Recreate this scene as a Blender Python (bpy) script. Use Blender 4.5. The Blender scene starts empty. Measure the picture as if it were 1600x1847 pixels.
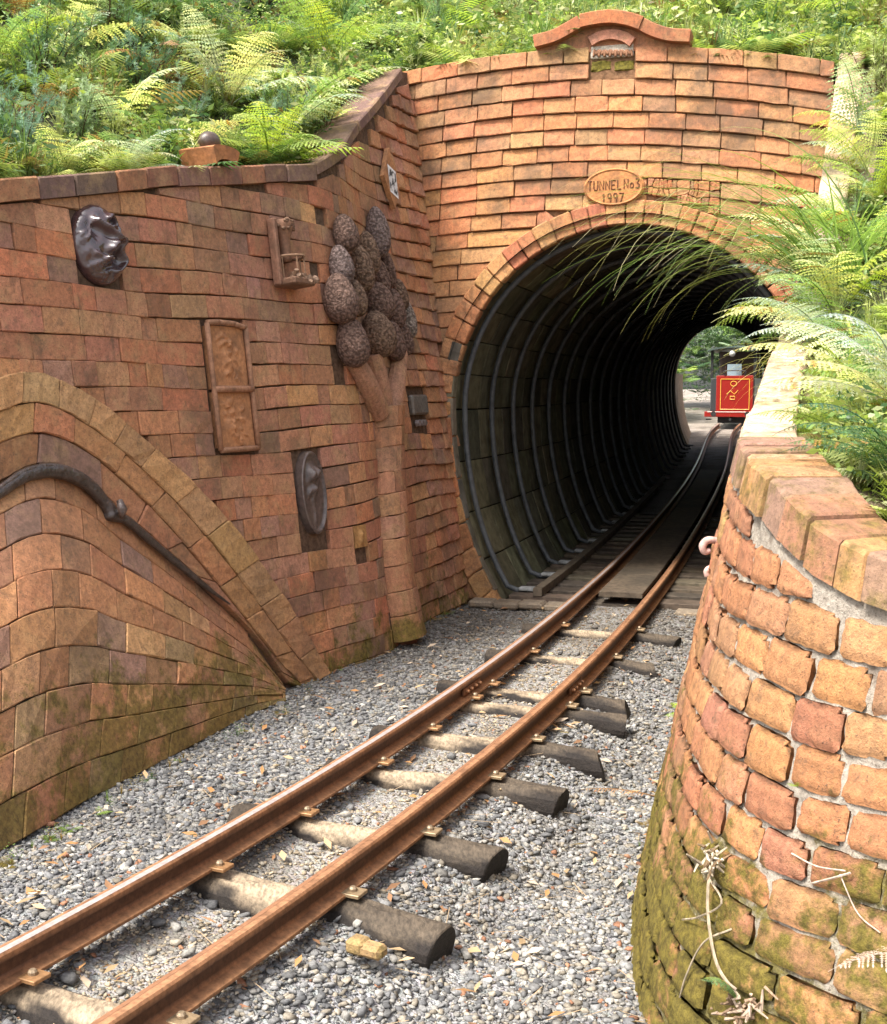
import bpy, math, random
import numpy as np
from mathutils import Vector, Matrix
rng = np.random.default_rng(11); random.seed(11)
R = random.uniform
PI = math.pi
scene = bpy.context.scene
COL = scene.collection

# ------------------------------------------------------------------ camera survey
F = 2200.0; CAMZ = 1.34
PT = math.atan(223.5 / F); CP, SP = math.cos(PT), math.sin(PT)
CAM = np.array([0, 0, CAMZ])
def ray(u, v):
    x = (u - 800) / F; y = (923.5 - v) / F
    return np.array([x, CP + y * SP, -SP + y * CP])
def G(u, v, z=0.0):
    d = ray(u, v); return CAM + d * ((z - CAMZ) / d[2])
def AT(u, v, Y):
    d = ray(u, v); return CAM + d * (Y / d[1])
def XP(u, Y, z):
    return np.array([(u - 800) / F * (Y * CP - (z - CAMZ) * SP), Y, z])
def proj(p):
    d = np.asarray(p, float) - CAM
    dep = d[1] * CP - d[2] * SP; up = d[1] * SP + d[2] * CP
    return 800 + F * d[0] / dep, 923.5 - F * up / dep

# ------------------------------------------------------------------ mesh helpers
class MB:
    def __init__(s): s.v = []; s.f = []; s.c = []; s.n = 0
    def add(s, verts, faces, col=(1, 1, 1)):
        verts = np.asarray(verts, float).reshape(-1, 3); k = s.n
        s.v.append(verts); s.n += len(verts)
        s.f.extend([tuple(i + k for i in f) for f in faces])
        c = np.asarray(col, float)
        if c.ndim == 1: c = np.tile(c, (len(verts), 1))
        s.c.append(c)
    def grid(s, P, col=(1, 1, 1), closed=False, flip=False):
        n, m = P.shape[:2]; fs = []
        for i in range(n - 1):
            for j in range(m if closed else m - 1):
                a, b = i * m + j, i * m + (j + 1) % m
                q = (a, b, b + m, a + m)
                fs.append(q[::-1] if flip else q)
        c = col
        if isinstance(col, np.ndarray) and col.ndim == 3: c = col.reshape(-1, 3)
        s.add(P.reshape(-1, 3), fs, c)
    def tube(s, pts, r, col=(1, 1, 1), n=7, cap=True):
        pts = np.asarray(pts, float); N = len(pts)
        r = np.broadcast_to(np.asarray(r, float), (N,))
        t = np.gradient(pts, axis=0); t /= np.linalg.norm(t, axis=1)[:, None] + 1e-12
        up = np.array([0, 0, 1.0])
        if abs(t[0] @ up) > .9: up = np.array([1.0, 0, 0])
        rows = []
        a = np.cross(t[0], up)
        for i in range(N):
            a = a - t[i] * (a @ t[i]); a /= np.linalg.norm(a) + 1e-12
            b = np.cross(t[i], a)
            th = np.arange(n) * 2 * PI / n
            rows.append(pts[i] + r[i] * (np.cos(th)[:, None] * a + np.sin(th)[:, None] * b))
        P = np.array(rows); k = s.n
        s.grid(P, col, closed=True, flip=True)
        if cap:
            s.f.append(tuple(k + j for j in range(n))); s.f.append(tuple(k + (N - 1) * n + j for j in range(n))[::-1])
    def box(s, c, ax, h, col=(1, 1, 1), bev=0.0):
        # c centre, ax three unit axes, h half sizes ; chamfered box
        c = np.asarray(c, float); ax = np.asarray(ax, float); h = np.asarray(h, float)
        b = min(bev, h.min() * .6)
        if b <= 0:
            V = [c + ax[0] * h[0] * x + ax[1] * h[1] * y + ax[2] * h[2] * z for x in (-1, 1) for y in (-1, 1) for z in (-1, 1)]
            s.add(V, [(0, 1, 3, 2), (4, 6, 7, 5), (0, 4, 5, 1), (2, 3, 7, 6), (0, 2, 6, 4), (1, 5, 7, 3)], col); return
        V = []; idx = {}
        for x in (-1, 1):
            for y in (-1, 1):
                for z in (-1, 1):
                    for k in range(3):
                        hh = h - b; hh[k] = h[k]
                        idx[(x, y, z, k)] = len(V)
                        V.append(c + ax[0] * hh[0] * x + ax[1] * hh[1] * y + ax[2] * hh[2] * z)
        Fs = []
        for k in range(3):
            i, j = [(1, 2), (0, 2), (0, 1)][k]
            for sg in (-1, 1):
                q = []
                for a, bb in ((-1, -1), (1, -1), (1, 1), (-1, 1)):
                    p = [0, 0, 0]; p[k] = sg; p[i] = a; p[j] = bb; q.append(idx[(*p, k)])
                Fs.append(tuple(q))
        for k in range(3):
            i, j = [(1, 2), (0, 2), (0, 1)][k]
            for a in (-1, 1):
                for bb in (-1, 1):
                    p1 = [0, 0, 0]; p1[i] = a; p1[j] = bb; p1[k] = -1; p2 = list(p1); p2[k] = 1
                    Fs.append((idx[(*p1, i)], idx[(*p2, i)], idx[(*p2, j)], idx[(*p1, j)]))
        for x in (-1, 1):
            for y in (-1, 1):
                for z in (-1, 1):
                    Fs.append(tuple(idx[(x, y, z, k)] for k in range(3)))
        s.add(V, Fs, col)
    def build(s, name, mat, parent=None, smooth=False, fixn=False):
        me = bpy.data.meshes.new(name)
        V = np.concatenate(s.v); me.from_pydata(V.tolist(), [], s.f)
        a = me.color_attributes.new('col', 'FLOAT_COLOR', 'POINT')
        c = np.ones((len(V), 4), np.float32); c[:, :3] = np.concatenate(s.c); a.data.foreach_set('color', c.ravel())
        if fixn:
            import bmesh
            bm = bmesh.new(); bm.from_mesh(me); bmesh.ops.recalc_face_normals(bm, faces=bm.faces); bm.to_mesh(me); bm.free()
        me.update()
        if smooth: me.polygons.foreach_set('use_smooth', np.ones(len(me.polygons), bool))
        me.materials.append(mat)
        o = bpy.data.objects.new(name, me); COL.objects.link(o)
        if parent: o.parent = parent
        return o
def fast(name, V, T, C, mat):
    me = bpy.data.meshes.new(name); V = np.asarray(V, np.float32); T = np.asarray(T, np.int32)
    me.vertices.add(len(V)); me.vertices.foreach_set('co', V.ravel())
    me.loops.add(T.size); me.loops.foreach_set('vertex_index', T.ravel())
    me.polygons.add(len(T)); me.polygons.foreach_set('loop_start', np.arange(0, T.size, 3, dtype=np.int32))
    try: me.polygons.foreach_set('loop_total', np.full(len(T), 3, np.int32))
    except Exception: pass
    a = me.color_attributes.new('col', 'FLOAT_COLOR', 'POINT')
    c = np.ones((len(V), 4), np.float32); c[:, :3] = C; a.data.foreach_set('color', c.ravel())
    me.update(calc_edges=True); me.validate()
    me.materials.append(mat)
    o = bpy.data.objects.new(name, me); COL.objects.link(o); return o
def tag(o, label=None, cat=None, group=None, kind=None):
    if label: o['label'] = label
    if cat: o['category'] = cat
    if group: o['group'] = group
    if kind: o['kind'] = kind
    return o
def thing(name, label, cat, loc=(0, 0, 0), group=None):
    o = bpy.data.objects.new(name, None); COL.objects.link(o); o.empty_display_size = .1
    return tag(o, label, cat, group)
def noise2(x, y, sc=1.0, seed=0):
    x = np.asarray(x, float) * sc; y = np.asarray(y, float) * sc
    return (np.sin(x * 1.7 + y * .9 + seed) + np.sin(x * -1.1 + y * 2.3 + seed * 2.1) + np.sin(x * 3.1 - y * 1.3 + seed * .7) * .6 + np.sin(x * 4.7 + y * 5.3 + seed * 1.7) * .4) / 3
def spline(pts, n=40):
    pts = np.asarray(pts, float); P = np.vstack([2 * pts[0] - pts[1], pts, 2 * pts[-1] - pts[-2]]); out = []
    for i in range(1, len(P) - 2):
        t = np.linspace(0, 1, n, endpoint=False)[:, None]; a, b, c, d = P[i - 1], P[i], P[i + 1], P[i + 2]
        out.append(.5 * (2 * b + (c - a) * t + (2 * a - 5 * b + 4 * c - d) * t ** 2 + (3 * b - a - 3 * c + d) * t ** 3))
    out.append(pts[-1:]); return np.vstack(out)
def arclen(P):
    return np.concatenate([[0], np.cumsum(np.linalg.norm(np.diff(P, axis=0), axis=1))])

# ------------------------------------------------------------------ materials
def nd(nt, typ, props=None, **ins):
    n = nt.nodes.new('ShaderNode' + typ)
    for k, v in (props or {}).items(): setattr(n, k, v)
    for k, v in ins.items():
        s = n.inputs[int(k[1:])] if k[0] == 'i' and k[1:].isdigit() else n.inputs[k.replace('_', ' ')]
        if isinstance(v, bpy.types.NodeSocket): nt.links.new(v, s)
        elif isinstance(v, bpy.types.Node): nt.links.new(v.outputs[0], s)
        else: s.default_value = v
    return n
def c4(c): return (c[0], c[1], c[2], 1)
def mixc(nt, f, a, b, blend='MIX'):
    n = nd(nt, 'Mix', dict(data_type='RGBA', blend_type=blend))
    for i, v in ((0, f), (6, a), (7, b)):
        if isinstance(v, bpy.types.NodeSocket): nt.links.new(v, n.inputs[i])
        elif i == 0: n.inputs[0].default_value = v
        else: n.inputs[i].default_value = c4(v)
    return n.outputs[2]
def mth(nt, op, a, b=0.0, c=None):
    n = nd(nt, 'Math', dict(operation=op), i0=a, i1=b)
    if c is not None:
        if isinstance(c, bpy.types.NodeSocket): nt.links.new(c, n.inputs[2])
        else: n.inputs[2].default_value = c
    return n.outputs[0]
def rmp(nt, f, lo, hi, a=0.0, b=1.0):
    n = nd(nt, 'MapRange', dict(interpolation_type='SMOOTHSTEP')); nt.links.new(f, n.inputs[0])
    n.inputs[1].default_value = lo; n.inputs[2].default_value = hi; n.inputs[3].default_value = a; n.inputs[4].default_value = b
    return n.outputs[0]
def noi(nt, vec, scale, detail=4, rough=.55, dist=0.0):
    return nd(nt, 'TexNoise', Vector=vec, Scale=scale, Detail=detail, Roughness=rough, Distortion=dist).outputs[0]
def start(name):
    m = bpy.data.materials.new(name); m.use_nodes = True; nt = m.node_tree
    b = nt.nodes['Principled BSDF']; tc = nt.nodes.new('ShaderNodeTexCoord')
    at = nd(nt, 'Attribute', dict(attribute_name='col'))
    return m, nt, b, tc.outputs['Object'], at.outputs['Color']
def bump(nt, b, h, strength, dist):
    n = nd(nt, 'Bump', Height=h, Strength=strength, Distance=dist); nt.links.new(n.outputs[0], b.inputs['Normal'])

def brick_mat(name, moss=0.0, mosslo=.55, mossz=(1.0, -.1), grime=.5, buff=.35, bscale=1.0, wet=.92, streak=0.0):
    m, nt, b, P, A = start(name)
    n1 = noi(nt, P, 9, 6, .7); n2 = noi(nt, P, 48, 7, .78); n3 = noi(nt, P, 2.2, 6, .68); n4 = noi(nt, P, 170, 4, .7); n5 = noi(nt, P, 22, 6, .75)
    k = rmp(nt, n2, .3, .7, .62, 1.28)
    c = mixc(nt, 1.0, A, nd(nt, 'CombineColor', i0=k, i1=k, i2=k).outputs[0], 'MULTIPLY')
    c = mixc(nt, mth(nt, 'MULTIPLY', rmp(nt, n1, .46, .66), buff), c, (.40, .26, .13))
    c = mixc(nt, mth(nt, 'MULTIPLY', rmp(nt, n5, .54, .66), .5), c, (.11, .07, .042))
    c = mixc(nt, mth(nt, 'MULTIPLY', rmp(nt, n3, .50, .66), grime), c, (.075, .052, .034))
    c = mixc(nt, mth(nt, 'MULTIPLY', rmp(nt, n4, .57, .66), .75), c, (.05, .034, .024))
    if streak:
        mp = nd(nt, 'Mapping', Vector=P, Scale=(7, 7, .55))
        c = mixc(nt, mth(nt, 'MULTIPLY', rmp(nt, noi(nt, mp.outputs[0], 3, 6, .7), .52, .72), streak), c, (.06, .042, .028))
    c = mixc(nt, mth(nt, 'MULTIPLY', rmp(nt, n1, .3, .7, 1, .2), .22), c, (.30, .205, .145))
    h = mth(nt, 'ADD', mth(nt, 'MULTIPLY', n2, .55), mth(nt, 'MULTIPLY', n4, .55))
    if moss:
        sx = nd(nt, 'SeparateXYZ', Vector=P)
        zf = rmp(nt, sx.outputs[2], mossz[0], mossz[1], 0, .3)
        mf = rmp(nt, mth(nt, 'ADD', mth(nt, 'ADD', mth(nt, 'MULTIPLY', noi(nt, P, 5, 6, .7), .7), mth(nt, 'MULTIPLY', n5, .35)), zf), mosslo, mosslo + .13)
        mcol = mixc(nt, rmp(nt, n2, .3, .7), (.05, .042, .01), (.19, .155, .028))
        c = mixc(nt, mth(nt, 'MULTIPLY', mf, moss), c, mcol)
    nt.links.new(c, b.inputs['Base Color']); b.inputs['Roughness'].default_value = wet
    b.inputs['Specular IOR Level'].default_value = .2
    bump(nt, b, h, .85, .007 * bscale)
    return m
def simple_mat(name, rough=.8, spec=.3, noise_amt=.35, scale=30, bumpd=.003, bstr=.5, metal=0.0, coat=0.0, dirt=None, stretch=None):
    m, nt, b, P, A = start(name)
    V = P
    if stretch: V = nd(nt, 'Mapping', Vector=P, Scale=stretch).outputs[0]
    n1 = noi(nt, V, scale, 5, .65); k = rmp(nt, n1, .25, .75, 1 - noise_amt, 1 + noise_amt * .6)
    c = mixc(nt, 1.0, A, nd(nt, 'CombineColor', i0=k, i1=k, i2=k).outputs[0], 'MULTIPLY')
    if dirt: c = mixc(nt, mth(nt, 'MULTIPLY', rmp(nt, noi(nt, P, scale * .2, 4), .45, .7), dirt[3]), c, dirt[:3])
    nt.links.new(c, b.inputs['Base Color']); b.inputs['Roughness'].default_value = rough
    b.inputs['Specular IOR Level'].default_value = spec; b.inputs['Metallic'].default_value = metal; b.inputs['Coat Weight'].default_value = coat
    if bumpd: bump(nt, b, n1, bstr, bumpd)
    return m
def leaf_mat(name, trans=.38, rough=.38, var=.5):
    m, nt, b, P, A = start(name)
    oi = nd(nt, 'ObjectInfo'); rnd = oi.outputs['Random']
    c = mixc(nt, 1.0, A, nd(nt, 'CombineColor', i0=rmp(nt, rnd, 0, 1, 1 - var * .5, 1 + var * .6), i1=rmp(nt, rnd, 0, 1, 1 - var * .3, 1 + var * .35), i2=rmp(nt, rnd, 0, 1, 1 + var * .3, 1 - var * .3)).outputs[0], 'MULTIPLY')
    n1 = noi(nt, P, 25, 3); c = mixc(nt, mth(nt, 'MULTIPLY', n1, .35), c, mixc(nt, 1.0, c, (1.3, .9, .5), 'MULTIPLY'))
    nt.links.new(c, b.inputs['Base Color']); b.inputs['Roughness'].default_value = rough; b.inputs['Specular IOR Level'].default_value = .3
    tr = nd(nt, 'BsdfTranslucent'); nt.links.new(mixc(nt, 1.0, c, (1.3, 1.4, .8), 'MULTIPLY'), tr.inputs[0])
    mx = nd(nt, 'MixShader', i0=trans, i1=b.outputs[0], i2=tr.outputs[0]); out = nt.nodes['Material Output']
    nt.links.new(mx.outputs[0], out.inputs[0]); return m

M_brickL = brick_mat('brick_left', moss=.8, mosslo=.75, mossz=(.75, -.05), grime=.5, buff=.5, streak=.4)
M_brickA = brick_mat('brick_arch', grime=.35, buff=.35, streak=.2)
M_brickB = brick_mat('brick_bulge', moss=.7, mosslo=.70, mossz=(.85, -.05), grime=.4, buff=.3, streak=.3)
M_brickP = brick_mat('brick_portal', moss=.7, mosslo=.82, mossz=(.9, -.1), grime=.65, buff=.4, streak=.45)
M_brickR = brick_mat('brick_right', moss=.95, mosslo=.66, mossz=(.9, 0.0), grime=.2, buff=.2, bscale=1.5)
M_copR = brick_mat('coping_right', moss=.6, mosslo=.62, mossz=(9, -9), grime=.3, buff=.25)
M_mortD = simple_mat('mortar_dark', .95, .1, .5, 40, .006, 1)
M_mortW = brick_mat('mortar_pale', moss=.9, mosslo=.66, mossz=(.9, 0.0), grime=.3, buff=.15, bscale=2)
M_sill = brick_mat('sill', grime=.5, buff=.3, bscale=2)
M_clay = simple_mat('clay', .75, .3, .35, 55, .003, .6, dirt=(.09, .05, .03, .5))
M_pod = None
M_glaze = simple_mat('dark_glaze', .22, .7, .3, 18, .004, .5, coat=.6)
M_wetclay = simple_mat('rough_glaze', .3, .6, .6, 40, .012, 1, coat=.3, dirt=(.03, .022, .018, .6))
M_bronze = simple_mat('dull_glaze', .38, .5, .5, 45, .004, .7, dirt=(.12, .09, .07, .5))
M_rust = simple_mat('rust', .6, .4, .4, 70, .0012, .5, metal=.25, dirt=(.06, .025, .012, .5))
M_steel = simple_mat('worn_rail_top', .33, .5, .25, 50, .0005, .3, metal=.4, stretch=(1, 1, 1))
M_log = simple_mat('log', .8, .35, .55, 26, .006, .8, stretch=(4, 1.6, 4))
M_plate = simple_mat('clip_plate', .5, .5, .3, 90, .001, .4, metal=.4)
M_plank = simple_mat('tunnel_plank', .75, .3, .5, 9, .004, .7, stretch=(2.5, 2.5, 2.5), dirt=(.03, .026, .02, .6))
M_board = simple_mat('lining_board', .85, .2, .45, 12, .004, .7, dirt=(.04, .04, .02, .5))
M_pipe = simple_mat('hoop_pipe', .6, .4, .4, 20, .001, .3, metal=.1, dirt=(.1, .1, .09, .4))
M_stone = simple_mat('gravel_stone', .85, .3, .4, 120, .002, .5)
M_leaf = leaf_mat('leaf'); M_dry = leaf_mat('dry_leaf', .2, .7, .4)
M_bark = simple_mat('bark', .9, .2, .5, 20, .008, 1, stretch=(3, 3, .6))
M_paint = simple_mat('loco_paint', .35, .5, .08, 20, 0)
M_dark = simple_mat('dark_metal', .55, .4, .3, 30, .001)
M_white = simple_mat('white_bits', .9, .1, .2, 60, .004)
def glass_mat():
    m, nt, b, P, A = start('pane'); b.inputs['Base Color'].default_value = (.35, .45, .5, 1); b.inputs['Roughness'].default_value = .1
    b.inputs['Specular IOR Level'].default_value = .8; b.inputs['Alpha'].default_value = .75; return m
M_glass = glass_mat()
def pod_mat():
    m, nt, b, P, A = start('pod_clay')
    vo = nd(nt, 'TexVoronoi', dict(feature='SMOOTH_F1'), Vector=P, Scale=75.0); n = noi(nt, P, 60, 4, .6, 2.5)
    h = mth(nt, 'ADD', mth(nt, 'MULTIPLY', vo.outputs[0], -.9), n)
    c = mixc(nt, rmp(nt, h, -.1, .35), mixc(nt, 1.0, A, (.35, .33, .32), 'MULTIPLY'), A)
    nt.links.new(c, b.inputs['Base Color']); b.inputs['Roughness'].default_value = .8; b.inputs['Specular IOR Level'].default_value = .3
    bump(nt, b, h, 1.0, .02); return m
M_pod = pod_mat()
def ground_mat():
    m, nt, b, P, A = start('gravel_ground')
    vo = nd(nt, 'TexVoronoi', Vector=P, Scale=70.0); v2 = nd(nt, 'TexVoronoi', Vector=P, Scale=150.0)
    hsv = nd(nt, 'HueSaturation', Saturation=.12, Value=.45, Color=vo.outputs['Color'])
    c = mixc(nt, .55, hsv.outputs[0], A); c = mixc(nt, mth(nt, 'MULTIPLY', rmp(nt, noi(nt, P, 3, 4), .45, .65), .6), c, (.11, .09, .065))
    nt.links.new(c, b.inputs['Base Color']); b.inputs['Roughness'].default_value = .9
    bump(nt, b, mth(nt, 'ADD', mth(nt, 'MULTIPLY', vo.outputs[0], -1.0), mth(nt, 'MULTIPLY', v2.outputs[0], -.5)), 1, .012); return m
M_ground = ground_mat()
def soil_mat():
    m, nt, b, P, A = start('bank_soil')
    n = noi(nt, P, 6, 6, .7); c = mixc(nt, rmp(nt, n, .4, .62), (.028, .022, .012), (.05, .075, .018))
    nt.links.new(c, b.inputs['Base Color']); b.inputs['Roughness'].default_value = 1; bump(nt, b, n, 1, .05); return m
M_soil = soil_mat()

# ------------------------------------------------------------------ track path
def rise(Y): return .42 * np.clip((np.asarray(Y, float) - 8) / 14, 0, 2) ** 1.6
def Gtrack(u, v, z0):
    d = ray(u, v); Yq = np.linspace(3, 40, 4000); zr_ = CAMZ + d[2] / d[1] * Yq
    k = int(np.argmax(zr_ < z0 + rise(Yq))); return CAM + d * (Yq[k] / d[1])
clip_pairs = [((18, 1790), (313, 1840)), ((545, 1478), (775, 1503)), ((778, 1318), (972, 1335)), ((952, 1180), (1103, 1187)), ((1005, 1130), (1142, 1137))]
mids = []
for a, b in clip_pairs:
    A_, B_ = G(*a, .035), G(*b, .035); r = (B_ - A_)[:2]; r /= np.linalg.norm(r)
    mids.append(((A_ + B_) / 2)[:2] - r * .035)
for u, v in [(1151, 1036), (1194, 976), (1240, 922), (1265, 875), (1282, 834), (1299, 789), (1317, 764)]:
    mids.append(Gtrack(u, v, .105)[:2])
mids = np.array(mids)
cf = np.polyfit(mids[:, 1], mids[:, 0], 5, w=1 / np.sqrt(mids[:, 1]))
def cx(Y): return np.polyval(cf, Y)
Ys = np.linspace(mids[0, 1] - .05, 26.0, 600)
path = np.stack([cx(Ys), Ys], 1)
t0 = path[0] - path[1]; t1 = path[-1] - path[-2]; t0 /= np.linalg.norm(t0); t1 /= np.linalg.norm(t1)
path = np.vstack([[path[0] + t0 * d for d in np.linspace(2.0, .05, 40)], path, [path[-1] + t1 * d for d in np.linspace(.05, 12, 120)]])
PL = arclen(path)
def pth(s):
    x = np.interp(s, PL, path[:, 0]); y = np.interp(s, PL, path[:, 1])
    return np.stack([x, y], -1)
def ptan(s):
    t = pth(np.asarray(s) + .15) - pth(np.asarray(s) - .15)
    return t / np.linalg.norm(t, axis=-1, keepdims=True)
def pnor(s):
    t = ptan(s); return np.stack([t[..., 1], -t[..., 0]], -1)      # to the right
def s_of(p): return float(PL[np.argmin(np.linalg.norm(path - np.asarray(p)[:2], axis=1))])
def tp(s, lat=0.0, z=0.0):
    c = pth(s) + pnor(s) * np.asarray(lat)[..., None] if np.ndim(lat) else pth(s) + pnor(s) * lat
    zz = rise(pth(s)[..., 1]) + z
    return np.concatenate([c, np.asarray(zz)[..., None]], -1)

# ------------------------------------------------------------------ portal frame
sP = s_of(G(1097, 1090)[:2]); OC = np.append(pth(sP), 0.0)
tdir = ptan(sP); PE = np.array([tdir[1], -tdir[0], 0.0]); PF = np.array([-tdir[0], -tdir[1], 0.0])   # right along the face, out of the face
def surfP(s, z, off=0.0):
    s = np.asarray(s, float)[..., None]; z = np.asarray(z, float)[..., None]; off = np.asarray(off, float)[..., None]
    return OC + PE * s + np.array([0, 0, 1.0]) * z + PF * (off - .015 * z)
def hitP(u, v):
    d = ray(u, v); t = ((OC - CAM) @ PF) / (d @ PF); p = CAM + d * t
    return float((p - OC) @ PE), float(p[2])
# ------------------------------------------------------------------ left wall surface
LEAN = .12
b1 = G(590, 1200)[:2]; b2 = G(690, 1166)[:2]; b3 = G(748, 1122)[:2]; b4 = G(826, 1084)[:2]
dl = (b2 - b1) / np.linalg.norm(b2 - b1); dl = dl * .6 + np.array([.47, .88]) * .4; dl /= np.linalg.norm(dl)
LW = spline([b1 - dl * 5, b1 - dl * 3.4, b1 - dl * 2.2, b1 - dl * 1.0, b1, b2, b3, b4, b4 + (b4 - b3) * 1.2], 60)
LU = arclen(LW)
tl = np.gradient(LW, axis=0); tl /= np.linalg.norm(tl, axis=1)[:, None]
LNn = np.stack([tl[:, 1], -tl[:, 0]], 1)
for _ in range(30): LNn[1:-1] = (LNn[:-2] + LNn[1:-1] * 2 + LNn[2:]) / 4
LNn /= np.linalg.norm(LNn, axis=1)[:, None]
def surfL(u, z, off=0.0):
    u = np.asarray(u, float); z = np.asarray(z, float)
    bx = np.interp(u, LU, LW[:, 0]); by = np.interp(u, LU, LW[:, 1]); nx = np.interp(u, LU, LNn[:, 0]); ny = np.interp(u, LU, LNn[:, 1])
    o = off - LEAN * z
    return np.stack([bx + nx * o, by + ny * o, z + LEAN * np.asarray(off) * 1.0 + 0 * bx], -1)
def hit(pl, nn, us, lean, u, v):
    d = ray(u, v); z = 1.0
    for _ in range(25):
        Q = pl - nn * (lean * z); cr = d[0] * Q[:, 1] - d[1] * Q[:, 0]
        k = np.where((cr[:-1] * cr[1:] <= 0))[0]
        if len(k) == 0: return None
        i = k[0]; f = cr[i] / (cr[i] - cr[i + 1] + 1e-12); q = Q[i] * (1 - f) + Q[i + 1] * f
        t = q[1] / d[1]; z = .5 * z + .5 * (CAMZ + d[2] * t)
    return us[i] * (1 - f) + us[i + 1] * f, z
def hitL(u, v): return hit(LW, LNn, LU, LEAN, u, v)
def basisL(u, z):
    p = surfL(u, z); a = surfL(u + .02, z) - surfL(u - .02, z); a /= np.linalg.norm(a)
    b = surfL(u, z + .02) - surfL(u, z - .02); b /= np.linalg.norm(b)
    n = np.cross(a, b); n /= np.linalg.norm(n)
    return p, a, b, n      # along (towards the portal), up, out (towards the track)

# ------------------------------------------------------------------ bricks
TERRA = np.array([(.36, .145, .068), (.41, .175, .078), (.33, .135, .08), (.38, .19, .095), (.27, .125, .068), (.42, .205, .09), (.29, .135, .092), (.22, .12, .085), (.38, .13, .065)])
def bcol(pal, w, jit=.12):
    c = pal[rng.choice(len(pal), p=np.array(w) / np.sum(w))] * (1 + rng.normal(0, jit)) * (1 + rng.normal(0, .04, 3))
    return np.clip(c, .02, .8)
def brick(mb, surf, q, depth, col, bev=.006, nu=4, nv=3, rough=.0015, back=-.03, tilt=(0, 0), rnd=.5):
    q = np.asarray(q, float)
    lu = max(np.linalg.norm(q[1] - q[0]), np.linalg.norm(q[2] - q[3])); lv = max(np.linalg.norm(q[3] - q[0]), np.linalg.norm(q[2] - q[1]))
    if lu < .015 or lv < .008: return
    eu = min(bev / lu, .3); ev = min(bev / lv, .3)
    a = np.concatenate([[0], np.linspace(eu, 1 - eu, nu), [1]]); b = np.concatenate([[0], np.linspace(ev, 1 - ev, nv), [1]])
    A, B = np.meshgrid(a, b, indexing='ij')
    off = np.full(A.shape, depth) + rng.normal(0, rough, A.shape) + tilt[0] * (A - .5) + tilt[1] * (B - .5)
    edge = np.zeros(A.shape, bool); edge[0] = edge[-1] = True; edge[:, 0] = edge[:, -1] = True
    off[edge] -= bev
    A2 = A.copy(); B2 = B.copy()
    for i in (0, -1):
        for j in (0, -1):
            A2[i, j] += (eu * rnd) * (1 if i == 0 else -1); B2[i, j] += (ev * rnd) * (1 if j == 0 else -1); off[i, j] -= bev * .5
    A2[edge] += rng.normal(0, rough * .8, A.shape)[edge] / lu; B2[edge] += rng.normal(0, rough * .8, A.shape)[edge] / lv
    U = (q[0, 0] * (1 - A2) + q[1, 0] * A2) * (1 - B2) + (q[3, 0] * (1 - A2) + q[2, 0] * A2) * B2
    Vv = (q[0, 1] * (1 - A2) + q[1, 1] * A2) * (1 - B2) + (q[3, 1] * (1 - A2) + q[2, 1] * A2) * B2
    P = surf(U, Vv, off); n, m = A.shape
    k = mb.n; mb.grid(P, col)
    ring = [(i, 0) for i in range(n)] + [(n - 1, j) for j in range(1, m)] + [(i, m - 1) for i in range(n - 2, -1, -1)] + [(0, j) for j in range(m - 2, 0, -1)]
    ri = [i * m + j + k for i, j in ring]
    RU = np.array([U[i, j] for i, j in ring]); RV = np.array([Vv[i, j] for i, j in ring])
    k2 = mb.n; mb.add(surf(RU, RV, np.full(len(ring), back)), [], np.asarray(col) * .6)
    L = len(ring)
    for i in range(L): mb.f.append((ri[i], k2 + i, k2 + (i + 1) % L, ri[(i + 1) % L]))
def backing(mb, surf, us, zs, off, col):
    U, Z = np.meshgrid(us, zs, indexing='ij'); mb.grid(surf(U, Z, np.full(U.shape, off)), col)

# --- left wall outlines in (u, z)
arch_out_px = [(-160, 790), (-80, 715), (0, 678), (45, 672), (85, 683), (165, 725), (250, 795), (350, 885), (425, 970), (500, 1075), (545, 1150), (583, 1215)]
arch_m1_px = [(-150, 850), (-75, 775), (0, 738), (42, 728), (85, 736), (150, 772), (225, 830), (312, 915), (385, 1000), (462, 1100), (515, 1175), (560, 1228)]
arch_m2_px = [(-140, 895), (-72, 830), (0, 795), (40, 783), (85, 787), (145, 815), (205, 862), (285, 940), (355, 1022), (432, 1117), (485, 1185), (537, 1240)]
arch_in_px = [(-130, 950), (-68, 895), (0, 866), (35, 845), (85, 838), (150, 866), (200, 915), (260, 966), (325, 1022), (390, 1084), (450, 1145), (510, 1232)]
def uvline(px, n=20): return spline([hitL(*p) for p in px], n)
A_out, A_m1, A_m2, A_in = [uvline(p) for p in (arch_out_px, arch_m1_px, arch_m2_px, arch_in_px)]
ia = int(np.argmax(A_out[:, 1])); apex_u = A_out[ia, 0]; apex_z = A_out[ia, 1]
def arch_u(z):
    seg = A_out[ia:]; o = np.argsort(seg[:, 1]); return float(np.interp(z, seg[o, 1], seg[o, 0]))
top_px = [(-260, 352), (0, 325), (150, 314), (300, 302), (440, 300), (560, 296), (610, 262), (660, 195), (716, 122)]
TOPL = np.array([hitL(*p) for p in top_px])
TOPL = np.vstack([[0, TOPL[0, 1] - .15], TOPL, [LU[-1], TOPL[-1, 1] + .15]])
def ztopL(u): return np.interp(u, TOPL[:, 0], TOPL[:, 1])
def pxbox(x0, y0, x1, y1):
    c = [hitL(x, y) for x, y in ((x0, y0), (x1, y0), (x1, y1), (x0, y1))]
    u = [p[0] for p in c]; z = [p[1] for p in c]
    return (u[0] + u[3]) / 2, (u[1] + u[2]) / 2, (z[2] + z[3]) / 2, (z[0] + z[1]) / 2
H_face = pxbox(128, 378, 208, 518); H_panel = pxbox(368, 583, 446, 816); H_oval = pxbox(527, 808, 580, 968)
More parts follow.
